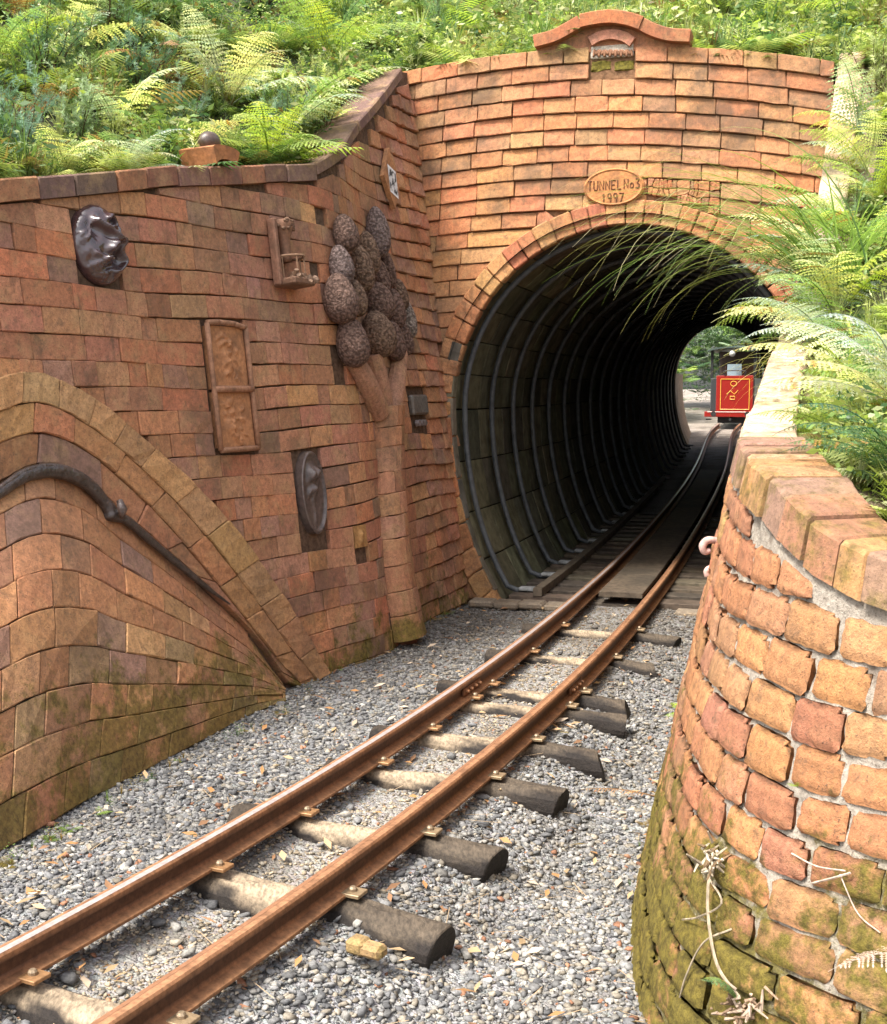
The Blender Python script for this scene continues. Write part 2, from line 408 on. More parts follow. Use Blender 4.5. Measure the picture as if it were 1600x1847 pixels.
H_oval2 = pxbox(556, 960, 578, 990); H_fig = pxbox(478, 402, 520, 520); H_small = pxbox(632, 945, 656, 990); H_grey = pxbox(733, 708, 766, 772)
H_pod1 = pxbox(570, 400, 690, 470); H_pod2 = pxbox(566, 470, 715, 560); H_pod3 = pxbox(560, 560, 730, 600); H_pod4 = pxbox(590, 600, 728, 700); H_trunk1 = pxbox(625, 700, 708, 760); H_trunk2 = pxbox(645, 760, 708, 1040); H_trunk3 = pxbox(672, 1040, 725, 1150)
H_n1 = pxbox(566, 392, 584, 408); H_n2 = pxbox(556, 490, 574, 512); H_n3 = pxbox(596, 650, 620, 690)
HOLES = [H_face, H_panel, H_oval, H_oval2, H_small, H_grey, H_n1, H_n2, H_n3]
UEND = LU[-1]
mbL = MB(); ch = .098; z = -.12; k = 0
palw = [3, 2, 4, 2, 3, 1.6, 3, 2, 2]
while z < 3.6:
    zc = z + ch / 2; iv = [(.3, UEND)]
    if zc < apex_z + .02:
        u0 = arch_u(max(z + ch * R(.3, .8), 0.0)) if zc > 0 else arch_u(0) + .05
        iv = [(max(u0 - .01, .3), UEND)]
        lseg = A_out[:ia + 1]; ul = float(np.interp(z + ch * .8, lseg[:, 1], lseg[:, 0]))
        if z + ch * .8 > lseg[0, 1] and ul > .4: iv = [(.3, ul)] + iv
    for (h0, h1, hz0, hz1) in HOLES:
        if hz0 - .035 < zc < hz1 + .035:
            nv = []
            for a, b in iv:
                if h1 <= a or h0 >= b: nv.append((a, b)); continue
                if h0 > a: nv.append((a, h0))
                if h1 < b: nv.append((h1, b))
            iv = nv
    def zl(u, kk): return z + kk * ch + .014 * math.sin(u * 1.9 + z * 2.3) + .006 * math.sin(u * 6.1 + z * 7)
    for a, b in iv:
        u = a
        while u < b - .004:
            L = R(.13, .27) if R(0, 1) < .75 else R(.09, .13)
            e = min(u + L, b)
            if b - e < .07: e = b
            g = .0012; q = [(u + g, zl(u, 0) + g), (e - g, zl(e, 0) + g), (e - g, zl(e, 1) - g), (u + g, zl(u, 1) - g)]
            tb, te = ztopL(u) - .085, ztopL(e) - .085
            q = np.array(q); q[3, 1] = min(q[3, 1], tb); q[2, 1] = min(q[2, 1], te)
            cpt = surfL(np.array((u + e) / 2), np.array(zc), np.array(.0))
            if (cpt - OC) @ PF > -.06 and q[3, 1] > q[0, 1] + .012 and q[2, 1] > q[1, 1] + .012:
                um = (u + e) / 2
                far = max(0, min(1, (um - hitL(735, 900)[0]) / .3))
                w = np.array(palw) * (1 + .8 * np.clip(np.sin(np.arange(9) * 2.1 + um * 1.3 + zc * 2.2), -.5, 1))
                d = .020 + R(-.0045, .0045) + far * R(0, .012)
                brick(mbL, surfL, q, d, bcol(TERRA * .85 * 1.22 + .15 * 1.22 * np.array([.36, .16, .078]), w, .13), bev=.003 + far * .003, rough=.0012 + far * .0018, tilt=(R(-.003, .003), R(-.004, .001) - far * .012))
            u = e
    z += ch; k += 1
wallL = thing('retaining_wall', 'long leaning red brick retaining wall left of the track, set with clay reliefs', 'wall')
mbL.build('brick_face', M_brickL, wallL)
UCL = max(u_ for u_ in np.linspace(.2, UEND, 300) if (surfL(np.array(u_), np.array(0.), np.array(0.)) - OC) @ PF > -.02)
mb = MB(); us = np.linspace(.2, UCL, 150)
Zg = np.linspace(-.2, 1, 40)
Ug, Tg = np.meshgrid(us, np.linspace(0, 1, 36), indexing='ij'); ZZ = -.2 + Tg * (ztopL(Ug) - .02 + .2)
mb.grid(surfL(Ug, ZZ, np.zeros(Ug.shape)), (.12, .075, .05))
Pt = surfL(us, ztopL(us) - .02, np.zeros(us.shape)); Pb = surfL(us, ztopL(us) - .02, np.full(us.shape, -.3)); mb.grid(np.stack([Pt, Pb], 1), (.05, .037, .028))
mb.build('mortar_bed', M_mortD, wallL)
# coping
def coping(surf, ztop, u0, u1, mean, th, over, width, cols, mat, parent, gap=.003, name='coping', jit=.004):
    mb = MB(); u = u0
    while u < u1 - .02:
        e = min(u + mean * R(.75, 1.3), u1)
        if u1 - e < .06: e = u1
        dz = R(-jit, jit); dof = R(-jit, jit); c = cols() if callable(cols) else cols
        st = np.concatenate([[u + gap, u + gap + .005], np.linspace(u + gap + .02, e - gap - .02, 4), [e - gap - .005, e - gap]])
        prof = [(over, -th), (over, -.008), (over - .008, 0), (-width, 0), (-width - .006, -.01), (-width - .006, -th)]
        rows = []
        for i, s in enumerate(st):
            sh = .004 if i in (0, len(st) - 1) else 0
            rows.append([surf(np.array([s]), np.array([float(ztop(s)) + b + dz - (sh if b > -.01 else 0)]), np.array([a + dof - (sh if a > 0 else 0) + rng.normal(0, .0012)]))[0] for a, b in prof])
        P = np.array(rows); k = mb.n; mb.grid(P, c, closed=True, flip=True); n = len(prof); m = len(st)
        mb.f.append(tuple(k + j for j in range(n))); mb.f.append(tuple(k + (m - 1) * n + j for j in range(n))[::-1])
        u = e
    return mb.build(name, mat, parent, fixn=True)
ucorn = TOPL[-4, 0]
coping(surfL, ztopL, .3, TOPL[6, 0], .2, .083, .04, .17, lambda: bcol(np.array([(.24, .10, .06), (.19, .095, .07), (.3, .125, .06), (.15, .09, .075)]), [3, 2, 2, 2]), M_brickL, wallL)
coping(surfL, ztopL, TOPL[6, 0], TOPL[9, 0], .42, .06, .035, .2, lambda: bcol(np.array([(.19, .105, .08), (.15, .09, .08)]), [1, 1], .06), M_brickL, wallL, name='sloping_coping')
# arch band rings
def ring(mb, inner, outer, depth, cols, length, bev=.005, rough=.0015, n0=0.0, backoff=-.02):
    ti = np.linspace(0, 1, 400)
    ip = np.stack([np.interp(ti, np.linspace(0, 1, len(inner)), inner[:, j]) for j in (0, 1)], 1); op = np.stack([np.interp(ti, np.linspace(0, 1, len(outer)), outer[:, j]) for j in (0, 1)], 1)
    for _ in range(60):
        for P in (ip, op): P[1:-1] = (P[:-2] + 2 * P[1:-1] + P[2:]) / 4
    La = arclen((op + ip) / 2); Wd = float(np.mean(np.linalg.norm(op - ip, axis=1)))
    def sf(a_, w, off=0.0):
        w = np.asarray(w, float) / Wd; gi = lambda P, j: np.interp(a_, La, P[:, j])
        return surfL(gi(ip, 0) * (1 - w) + gi(op, 0) * w, gi(ip, 1) * (1 - w) + gi(op, 1) * w, off)
    s_ = n0
    while s_ < La[-1] - .03:
        e = min(s_ + length * R(.75, 1.3), La[-1]); g = .0013
        brick(mb, sf, [(s_ + g, g), (e - g, g), (e - g, Wd - g), (s_ + g, Wd - g)], depth + R(-.003, .003), cols(), bev=bev, rough=rough, back=backoff, nu=6)
        s_ = e
mb = MB()
ring(mb, A_m1, A_out, .046, lambda: bcol(np.array([(.50, .26, .11), (.46, .22, .095), (.52, .29, .13)]), [3, 2, 2], .07), .20, .004, .002)
ring(mb, A_m2, A_m1, .041, lambda: bcol(np.array([(.50, .25, .10), (.45, .215, .09), (.46, .2, .085)]), [3, 2, 2], .07), .22, .004, .002, .1)
mb.build('arch_band', M_brickA, wallL)
mb = MB()
ring(mb, A_in, A_m2, .034, lambda: bcol(np.array([(.42, .18, .085), (.25, .14, .10), (.38, .17, .09), (.44, .2, .09)]), [3, 3, 2, 1], .1), .25, .006, .0012, .05)
mb.build('arch_soffit', M_brickL, wallL)
# bulging panel under the arch
bot_px = [(-190, 1640), (-95, 1590), (0, 1537), (35, 1518), (85, 1488), (150, 1448), (200, 1422), (260, 1391), (325, 1357), (390, 1322), (450, 1290), (518, 1262)]
TPq = spline([surfL(*hitL(*p), .0) for p in arch_in_px], 20); BPq = spline([G(*p, -.03) for p in bot_px], 20)
nq = len(TPq); sq = np.linspace(0, 1, nq); LQ = arclen((TPq + BPq) / 2); QL = LQ[-1]
def surfB(u, t, off=0.0):
    u = np.asarray(u, float); t = np.asarray(t, float); off = np.asarray(off, float)
    T = np.stack([np.interp(u, LQ, TPq[:, j]) for j in range(3)], -1); Bq = np.stack([np.interp(u, LQ, BPq[:, j]) for j in range(3)], -1)
    du = .03
    T2 = np.stack([np.interp(u + du, LQ, TPq[:, j]) for j in range(3)], -1); B2 = np.stack([np.interp(u + du, LQ, BPq[:, j]) for j in range(3)], -1)
    T1 = np.stack([np.interp(u - du, LQ, TPq[:, j]) for j in range(3)], -1); B1 = np.stack([np.interp(u - du, LQ, BPq[:, j]) for j in range(3)], -1)
    tt = t[..., None]; along = (T2 - T1) * (1 - tt) + (B2 - B1) * tt; down = Bq - T
    n = np.cross(down, along); n /= np.linalg.norm(n, axis=-1, keepdims=True) + 1e-9
    Hh = np.linalg.norm(down, axis=-1)
    o = off + .045 * np.sin(PI * np.clip(t, 0, 1)) * np.clip(Hh, 0, 1) - .02
    return T * (1 - tt) + Bq * tt + n * o[..., None]
test = surfB(np.array([QL * .3]), np.array([.5]), np.array([.1]))[0] - surfB(np.array([QL * .3]), np.array([.5]), np.array([0.]))[0]
FLIP = 1.0 if test[0] > 0 else -1.0
if FLIP < 0:
    _sb = surfB
    def surfB(u, t, off=0.0):
        off = np.asarray(off, float); Hh = 1
        return _sb(u, t, -(off - .0) - 2 * .045 * np.sin(PI * np.clip(t, 0, 1)) * 0.8 + .04)
mb = MB(); rows = 9
for r in range(rows):
    u = .02 + R(0, .1)
    while u < QL - .02:
        hgt = np.interp(u, LQ, np.linalg.norm(TPq - BPq, axis=1))
        e = min(u + R(.13, .24), QL - .004)
        w0 = 0; w1 = .012 * math.sin(e * 5 + r)
        t0_, t1_ = r / rows, (r + 1) / rows
        gv = .0014 / max(hgt, .15); g = .0014
        cc = bcol(np.array([(.43, .19, .085), (.37, .17, .09), (.29, .17, .115), (.46, .235, .105), (.32, .2, .10)]), [4, 3, 1.8 if r > 3 else .5, 2, 1.6], .12)
        brick(mb, surfB, [(u + g, t1_ - gv), (e - g, t1_ - gv), (e - g, t0_ + gv), (u + g, t0_ + gv)], .018 + R(-.003, .003), cc, bev=.0035, rough=.0012, back=-.02)
        u = e
mb.build('bulging_face', M_brickB, wallL)
mb = MB(); backing(mb, surfB, np.linspace(0, QL, 60), np.linspace(0, 1, 20), -.004, (.06, .045, .032)); mb.build('bulge_mortar', M_mortD, wallL)

# ------------------------------------------------------------------ portal
# bore profile
pl = hitP(817, 740); ptop = hitP(1100, 402); pb = hitP(905, 1082)
BA = abs(pl[0]); ZC = .98 * pl[1] + .02 * ptop[1]; BT = ptop[1] - ZC; BBm = (ZC - 0.0) / math.sqrt(max(.05, 1 - min(.95, abs(pb[0]) / BA) ** 2))
print('portal', OC, 'BA', BA, 'ZC', ZC, 'BT', BT, 'BB', BBm, 'phi', math.degrees(math.atan2(tdir[0], tdir[1])))
def bore(th, k=1.0):        # th: 0 = right springing, pi/2 = crown
    b = np.where(np.sin(th) >= 0, BT, BBm)
    return BA * np.cos(th) * k, ZC * 1.0 + b * np.sin(th) * k
def halfw(z, g=0.0):
    b = (BT if z >= ZC else BBm) + g; x = (z - ZC) / b
    return (BA + g) * math.sqrt(1 - x * x) if abs(x) < 1 else 0.0
SL, SR = -1.75, hitP(1500, 300)[0]
zt = hitP(1100, 80)[1]; ztl = hitP(725, 126)[1]; ztr = hitP(1495, 106)[1]
cr = np.polyfit([hitP(725, 126)[0], hitP(1100, 80)[0], hitP(1495, 106)[0]], [ztl, zt, ztr], 2)
def ztopP(s): return float(np.polyval(cr, s))
ZT0 = ztopP(0)
def crown(s, f): return (np.polyval(cr, s) - ZT0) * (.55 + .45 * f)
RW = .135; RC = .06
niche = (hitP(1061, 100)[0], hitP(1144, 100)[0]); nz0 = hitP(1100, 130)[1]
plq = (hitP(1053, 340)[0], hitP(1163, 340)[0], hitP(1108, 372)[1], hitP(1108, 304)[1])
crz = (hitP(1166, 340)[0], hitP(1300, 340)[0], hitP(1200, 395)[1], hitP(1200, 312)[1])
PALP = np.array([(.46, .19, .072), (.43, .155, .062), (.46, .24, .095), (.37, .18, .08), (.43, .135, .06), (.30, .16, .075), (.50, .225, .08), (.42, .165, .075)])
CZ = []; mbP = MB(); nC = 35; chp = ZT0 / nC
for k in range(nC):
    z0 = k * chp; z1 = z0 + chp; zm = (z0 + z1) / 2; f = k / nC
    iv = [(SL, SR)]
    zo0, zo1 = z0 + float(crown(-.5, f)), z1 + float(crown(-.5, f))
    def cut(iv, a0, a1):
        o = []
        for a, b in iv:
            if a1 <= a or a0 >= b: o.append((a, b)); continue
            if a0 > a: o.append((a, a0))
            if a1 < b: o.append((a1, b))
        return o
    wmid = 0
    wl = 0
    # work with the real height at the ring
    for it in range(3):
        zz = zm + float(crown(wl, f)); wl = halfw(zz, RC)
    if zm > ZC: 
        zz = z0 + float(crown(wl, f)); wl = max(wl, halfw(zz, RC))
    if wl > 0.0: iv = cut(iv, -wl, wl)
    if zm > nz0 - .03 and zm < ZT0 + .2: iv = cut(iv, niche[0], niche[1])
    zc1 = zm + float(crown((crz[0] + crz[1]) / 2, f))
    if crz[2] < zc1 < crz[3]: iv = cut(iv, crz[0], crz[1]); CZ.append((z0, z1))
    for a, b in iv:
        u = a
        if a == SL: u = SL - R(0, .2)
        while u < b - .01:
            e = min(u + R(.19, .245), b)
            if b - e < .06: e = b
            uu = max(u, a); g = .0018
            q = np.array([(uu + g, z0 + g + float(crown(uu, f))), (e - g, z0 + g + float(crown(e, f))), (e - g, z1 - g + float(crown(e, f))), (uu + g, z1 - g + float(crown(uu, f)))])
            # slanted ends against the ring
            if wl > 0 and abs(e - (-wl)) < 1e-6:
                for i in (1, 2):
                    hw = halfw(q[i, 1], RC)
                    q[i, 0] = -hw - g if hw > 0 else q[i, 0]
                    q[i, 0] = min(max(q[i, 0], q[0, 0] + .01), -0.02 if zm > ZC else 9)
            if wl > 0 and abs(uu - wl) < 1e-6:
                for i in (0, 3):
                    hw = halfw(q[i, 1], RC)
                    q[i, 0] = hw + g if hw > 0 else q[i, 0]
                    q[i, 0] = max(min(q[i, 0], q[1, 0] - .01), .02 if zm > ZC else -9)
            w = [3, 3, 3, 3, 2, 2, 2, 2]
            if f < .45: w = [4, 4, 1, 2, 3, 2, 1, 2]
            if .45 < f < .8 and -1.1 < (uu + e) / 2 < .1: w = [4, 2, 4, 1, 2, 1, 4, 2]
            if f >= .78: w = [3, 3, 2, 4, 1.5, 3, 1, 3]
            brick(mbP, surfP, q, .022 + R(-.0045, .0045), bcol(PALP * .8 * 1.04 + .2 * 1.04 * np.array([.40, .18, .08]), w, .1), bev=.0045, rough=.0018, tilt=(R(-.004, .004), -.006 - (.008 if f > .6 else 0) + R(-.004, .004)))
            u = e
# crazy paving patch right of the plaque
ns, nz = 7, 4
gx = np.linspace(crz[0] + .005, crz[1] - .005, ns + 1); gz = np.linspace(min(c[0] for c in CZ) + .003, max(c[1] for c in CZ) - .003, nz + 1)
gp = np.array([[(x, zz + float(crown(x, .7)) + .0) for zz in gz] for x in gx]); assert len(CZ) > 0; gp[1:-1, 1:-1] += rng.uniform(-.013, .013, gp[1:-1, 1:-1].shape); gp[1:-1, [0, -1], 0] += rng.uniform(-.01, .01, (ns - 1, 2))
for i in range(ns):
    for j in range(nz):
        q = np.array([gp[i, j], gp[i + 1, j], gp[i + 1, j + 1], gp[i, j + 1]]); c = q.mean(0)
        if halfw(q[:, 1].min(), RW) > abs(c[0]) : continue
        if R(0, 1) < .4:
            a, b = (q.copy(), q.copy()); mm = (q[0] + q[1]) / 2 + (q[1] - q[0]) * R(-.18, .18); nn2 = (q[2] + q[3]) / 2 + (q[2] - q[3]) * R(-.18, .18)
            pieces = [np.array([q[0], mm, nn2, q[3]]), np.array([mm, q[1], q[2], nn2])]
        else: pieces = [q]
        for p in pieces:
            pc = p.mean(0); p2 = pc + (p - pc) * .96
            brick(mbP, surfP, p2, .024 + R(-.004, .004), bcol(PALP, [3, 3, 3, 2, 3, 1, 3, 2], .12), bev=.005, rough=.0015)
portal = thing('tunnel_portal', 'tall orange brick tunnel portal with rounded crest and oval name plaque', 'tunnel portal')
mbP.build('brick_face', M_brickP, portal)
mb = MB(); ths = np.linspace(-1.05, PI + 1.05, 90)
gi = np.array([bore(t) for t in ths]); 
# backing wall: ring from the bore to the outside edge
outer = []
for t, (a, b) in zip(ths, gi):
    dx, dz = math.cos(t), math.sin(t) if math.sin(t) > 0 else math.sin(t) * .6
    k_ = min([v for v in ((SR - 0) / dx if dx > .01 else 9, SL / dx if dx < -.01 else 9, 9)])
    px_ = dx * min(k_, 9); outer.append((np.clip(a + dx * 3, SL, SR), b + dz * 3))
outer = np.array(outer); outer[:, 1] = np.clip(outer[:, 1], -.25, 9)
for i in range(len(outer)): outer[i, 1] = min(outer[i, 1], ztopP(outer[i, 0]) - .02)
gi2 = gi * 1.0; gi2[:, 1] = np.maximum(gi2[:, 1], -.25)
for fr in [np.linspace(0, 1, 12)]:
    P = np.array([[surfP(a * (1 - f) + c * f, b * (1 - f) + d * f, .0) for f in fr] for (a, b), (c, d) in zip(gi2 * [1.03, 1], outer)])
    mb.grid(P, (.20, .11, .06))
st = np.linspace(SL, SR, 30); ztp = np.array([ztopP(s) - .01 for s in st])
mb.grid(np.stack([surfP(st, ztp, np.full(30, .01)), surfP(st, ztp, np.full(30, -.3))], 1), (.09, .06, .04))
zz_ = np.linspace(-.2, ztopP(SR) - .01, 10); mb.grid(np.stack([surfP(np.full(10, SR), zz_, np.full(10, .02)), surfP(np.full(10, SR), zz_, np.full(10, -.3))], 1), (.2, .1, .06))
mb.build('mortar_bed', M_mortD, portal)
# voussoir ring
mb = MB(); th = PI + .95; 
def surfRing(a, g, off=0.0):
    a = np.asarray(a, float); g = np.asarray(g, float)
    b = np.where(np.sin(a) >= 0, BT, BBm); x = (BA + g) * np.cos(a); zz = ZC + (b + g) * np.sin(a)
    return surfP(x, zz, off)
while th > -.95:
    e = max(th - R(.085, .115), -.95)
    x0 = -.012 if math.sin(th) > .1 else .006
    brick(mb, surfRing, [(th - .0022, x0), (e + .0022, x0), (e + .0022, RW - .004), (th - .0022, RW - .004)], .046 + R(-.006, .006), bcol(np.array([(.50, .26, .10), (.44, .17, .065), (.42, .13, .06), (.47, .22, .09)]), [3, 3, 1.5, 3], .1), bev=.007, rough=.002, tilt=(R(-.004, .004), R(-.006, .003)))
    th = e
mb.build('arch_ring', M_brickP, portal)
# crest of curved tiles
def strip2d(mb, surf, cl, th, off0, off1, col):
    cl = np.asarray(cl, float); t = np.gradient(cl, axis=0); t /= np.linalg.norm(t, axis=1)[:, None]; n = np.stack([-t[:, 1], t[:, 0]], 1)
    th = np.broadcast_to(np.asarray(th, float), (len(cl),))[:, None]
    a = cl + n * th / 2; b = cl - n * th / 2
    rows = []
    for i in range(len(cl)):
        rows.append([surf(*p, o) for p, o in ((b[i], off0), (b[i] * .93 + a[i] * .07, off1 - .0), (b[i] * .07 + a[i] * .93, off1), (a[i], off1 - .006), (a[i], off0))])
    P = np.array(rows); k = mb.n; mb.grid(P, col, closed=True); m = len(cl); mb.f.append(tuple(k + j for j in range(5))); mb.f.append(tuple(k + (m - 1) * 5 + j for j in range(5))[::-1])
def pxs(*p, n=8): return spline([hitP(*q) for q in p], n)
mb = MB(); strip2d(mb, surfP, pxs((964, 76), (1000, 66), (1030, 50), (1047, 40)), .078, -.1, .075, (.40, .13, .055))
strip2d(mb, surfP, pxs((1047.5, 40), (1072, 35), (1102, 32), (1132, 36), (1157, 44)), .082, -.1, .085, (.43, .135, .05))
strip2d(mb, surfP, pxs((1157.5, 45), (1180, 56), (1208, 64), (1245, 66)), .078, -.1, .075, (.38, .125, .055))
mb.build('crest_tiles', M_brickP, portal, fixn=True)
mb = MB(); cl_ = pxs((966, 80), (1000, 68), (1030, 53), (1047, 44), (1102, 36), (1157, 47), (1180, 58), (1208, 66), (1243, 70)); rows = []
for s_, z_ in cl_: rows.append([surfP(s_, min(ztopP(s_) - .03, z_ - .01), .012), surfP(s_, z_, .012), surfP(s_, z_, -.09), surfP(s_, min(ztopP(s_) - .03, z_ - .01), -.09)])
mb.grid(np.array(rows), (.40, .155, .075), closed=True); mb.build('crest_infill', M_brickP, portal, fixn=True)
mb = MB(); strip2d(mb, surfP, pxs((1064, 74), (1080, 65), (1102, 61), (1124, 65), (1140, 75)), .062, -.08, .045, (.46, .19, .12)); mb.build('arched_tile', M_brickP, portal, fixn=True)
mb = MB(); a, b = hitP(1062, 104), hitP(1143, 74)
mb.box(surfP((a[0] + b[0]) / 2, (a[1] + b[1]) / 2, -.005), [PE, [0, 0, 1], PF], [(b[0] - a[0]) / 2 - .004, (b[1] - a[1]) / 2, .02], (.62, .55, .45), .006); mb.build('pale_mortar_tablet', M_mortW, portal)
mb = MB()
for x in np.linspace(1074, 1134, 7):
    p = [surfP(*hitP(x + dx * 5, 94 + dy * 6), .02) for dx, dy in ((-1, 1), (-.6, -1), (.2, .3), (.7, -1), (1, 1))]
    mb.tube(spline(p, 5), .007, (.27, .13, .07), 6)
mb.build('carved_marks', M_clay, portal, smooth=True)
mb = MB()
for x0, x1 in ((1063, 1101), (1105, 1143)):
    a, b = hitP(x0, 126), hitP(x1, 104); brick(mb, surfP, [(a[0], a[1]), (b[0], a[1]), (b[0], b[1]), (a[0], b[1])], .004, (.085, .095, .02), bev=.008, rough=.003)
mb.build('mossy_block', brick_mat('mossy_brick', moss=1, mosslo=.1, mossz=(5, 0)), portal)
# plaque with the tunnel's name
pc = ((plq[0] + plq[1]) / 2, (plq[2] + plq[3]) / 2); pa, pbz = (plq[1] - plq[0]) / 2, (plq[3] - plq[2]) / 2
mb = MB(); rr = np.array([0, .5, .86, .93, 1.0, 1.0]); oo = np.array([.034, .034, .033, .038, .028, -.02]) + .022; tt = np.linspace(0, 2 * PI, 40, endpoint=False)
mb.grid(np.array([[surfP(pc[0] + pa * r * math.cos(t), pc[1] + pbz * r * math.sin(t), o) for t in tt] for r, o in zip(rr, oo)]), (.45, .19, .065), closed=True)
plaque = mb.build('name_plaque', M_clay, portal, fixn=True)
GL = {'T': [[(0, 1), (1, 1)], [(.5, 1), (.5, 0)]], 'U': [[(0, 1), (0, .25), (.2, 0), (.8, 0), (1, .25), (1, 1)]], 'N': [[(0, 0), (0, 1), (1, 0), (1, 1)]], 'E': [[(1, 1), (0, 1), (0, 0), (1, 0)], [(0, .5), (.8, .5)]], 'L': [[(0, 1), (0, 0), (.9, 0)]],
      'o': [[(.5, .6), (.1, .45), (.1, .15), (.5, 0), (.9, .15), (.9, .45), (.5, .6)]], '3': [[(0, 1), (1, 1), (.4, .58), (.9, .4), (.9, .12), (.5, 0), (0, .08)]], '1': [[(.3, .8), (.6, 1), (.6, 0)]], '9': [[(.95, .75), (.75, .5), (.3, .5), (.1, .75), (.3, 1), (.75, 1), (.95, .75), (.8, 0)]], '7': [[(0, 1), (1, 1), (.4, 0)]]}
mb = MB()
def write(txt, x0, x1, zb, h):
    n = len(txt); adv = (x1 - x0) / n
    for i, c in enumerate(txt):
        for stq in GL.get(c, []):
            pts = [surfP(x0 + adv * (i + .12 + .66 * a), zb + h * b, .0565) for a, b in stq]; mb.tube(pts, .0045, (.15, .06, .025), 6)  # dark strokes: shade and dirt of incised letters put into the colour
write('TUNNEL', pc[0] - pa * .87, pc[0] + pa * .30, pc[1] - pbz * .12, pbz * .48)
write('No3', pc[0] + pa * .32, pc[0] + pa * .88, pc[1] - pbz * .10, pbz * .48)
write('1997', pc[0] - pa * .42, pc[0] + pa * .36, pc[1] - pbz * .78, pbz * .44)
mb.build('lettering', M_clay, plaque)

# ------------------------------------------------------------------ tunnel lining
sT1 = s_of((cx(21.0), 21.0)); 
def kT(s): return 1.0 - .12 * np.clip((s - sP) / (sT1 - sP), 0, 1)
def kX(s): return 1.0 - .30 * np.clip((s - sP) / (sT1 - sP), 0, 1)
def surfT(th, s, off=0.0):       # off > 0 towards the inside
    th = np.asarray(th, float); s = np.asarray(s, float); off = np.asarray(off, float); k = kT(s)
    b = np.where(np.sin(th) >= 0, BT, BBm)
    x = (BA * kX(s) - off) * np.cos(th); zz = ZC * k + (b * k - off) * np.sin(th)
    c = pth(s); n = pnor(s); ri = rise(c[..., 1])
    return np.stack([c[..., 0] + n[..., 0] * x, c[..., 1] + n[..., 1] * x, zz + ri], -1)
tun = thing('tunnel_lining', 'dark curving tunnel tube lined with boards and grey steel hoops', 'tunnel')
mb = MB(); hs = .62; s = sP + .03; nb = 26; row = 0
tb = np.linspace(-1.0, PI + 1.0, nb + 1)
while s < sT1 - .02:
    for j in range(nb):
        L = hs
        cc = bcol(np.array([(.14, .13, .08), (.115, .105, .068), (.155, .137, .087), (.085, .078, .055)]), [3, 3, 2, 2], .1)
        if True: brick(mb, surfT, [(tb[j] + .0025, s + .003), (tb[j + 1] - .0025, s + .003), (tb[j + 1] - .0025, s + L - .003), (tb[j] + .0025, s + L - .003)], -.02 + R(-.003, .003), cc, bev=.003, nu=2, nv=2, rough=.001, back=-.05)
        else:
            q = [surfT(a, b_, -.02) for a, b_ in ((tb[j], s), (tb[j + 1], s), (tb[j + 1], s + L), (tb[j], s + L))]; mb.add(q, [(0, 1, 2, 3)], cc)
    s += hs
mb.build('board_lining', M_board, tun)
mb = MB(); ss = np.linspace(sP - .03, sT1, 60); TH, SS = np.meshgrid(np.linspace(-1.2, PI + 1.2, 60), ss, indexing='ij'); mb.grid(surfT(TH, SS, np.full(TH.shape, -.055)), (.02, .018, .015)); mb.build('tunnel_shell', M_mortD, tun)
# concrete lip at the mouth
for ta, tb_ in ((PI + .75, PI - .36), (.36, -.75)):
    mb = MB(); th = ta
    while th > tb_:
        e = max(th - .16, tb_)
        brick(mb, lambda a, b_, o=0.0: surfT(a, b_, o), [(e + .003, sP - .02), (th - .003, sP - .02), (th - .003, sP + .06), (e + .003, sP + .06)], .0 + R(-.003, .003), bcol(np.array([(.17, .155, .11), (.13, .12, .09)]), [1, 1], .08), bev=.004, nu=2, nv=2, rough=.0015, back=-.07)
        th = e
    mb.build('mouth_rim', M_board, tun)
thp = np.linspace(PI + .93, -.93, 60)
nh = 0
s = sP + .17
while s < sT1 - .2 and nh < 24:
    mb = MB(); P = surfT(thp, np.full(60, s) + R(.0, .09) * np.linspace(0, 1, 60), np.full(60, .025)); P[:, 2] = np.maximum(P[:, 2], float(rise(pth(s)[1])) + .035)
    mb.tube(P, .019, (.085, .09, .095), 8)
    for e_, d_ in ((0, 1), (-1, -1)): mb.box(P[e_] + np.array([0, 0, .012]), [np.append(pnor(s), 0), np.append(ptan(s), 0), [0, 0, 1]], [.05, .04, .012], (.3, .3, .29), .004)
    mb.build('hoop', M_pipe, tun, smooth=True); s += hs * R(.93, 1.07); nh += 1
# far portal ring
mb = MB(); tt = np.linspace(-1.0, PI + 1.0, 50); inn = surfT(tt, np.full(50, sT1), np.zeros(50)); 
cT = np.append(pth(sT1), float(rise(21.0)) + ZC)
outp = cT + (inn - cT) * 4.0; outp[:, 2] = np.maximum(outp[:, 2], .1)
oA = np.append(ptan(sT1) * .25, 0)
for t_a, t_b in ((PI - .15, PI + 1.0), (.15, -1.0)):
    tq = np.linspace(t_a, t_b, 20); q = surfT(tq, np.full(20, sT1), np.full(20, -.01)); o2 = np.append(ptan(sT1) * 2.6, 0); mb.grid(np.stack([q + oA, q * .5 + (q + o2) * .5, q + o2], 1), (.40, .31, .22))
mb.grid(np.stack([inn, inn * .7 + outp * .3, outp], 1), (.28, .2, .13)); mb.grid(np.stack([inn + oA, inn * .7 + outp * .3 + oA, outp + oA], 1), (.36, .27, .18)); mb.grid(np.stack([inn, inn + oA], 1), (.36, .28, .2))
farp = mb.build('far_portal', M_brickP, None); tag(farp, 'pale far end wall of the tunnel in daylight, framing the red locomotive', 'tunnel portal')

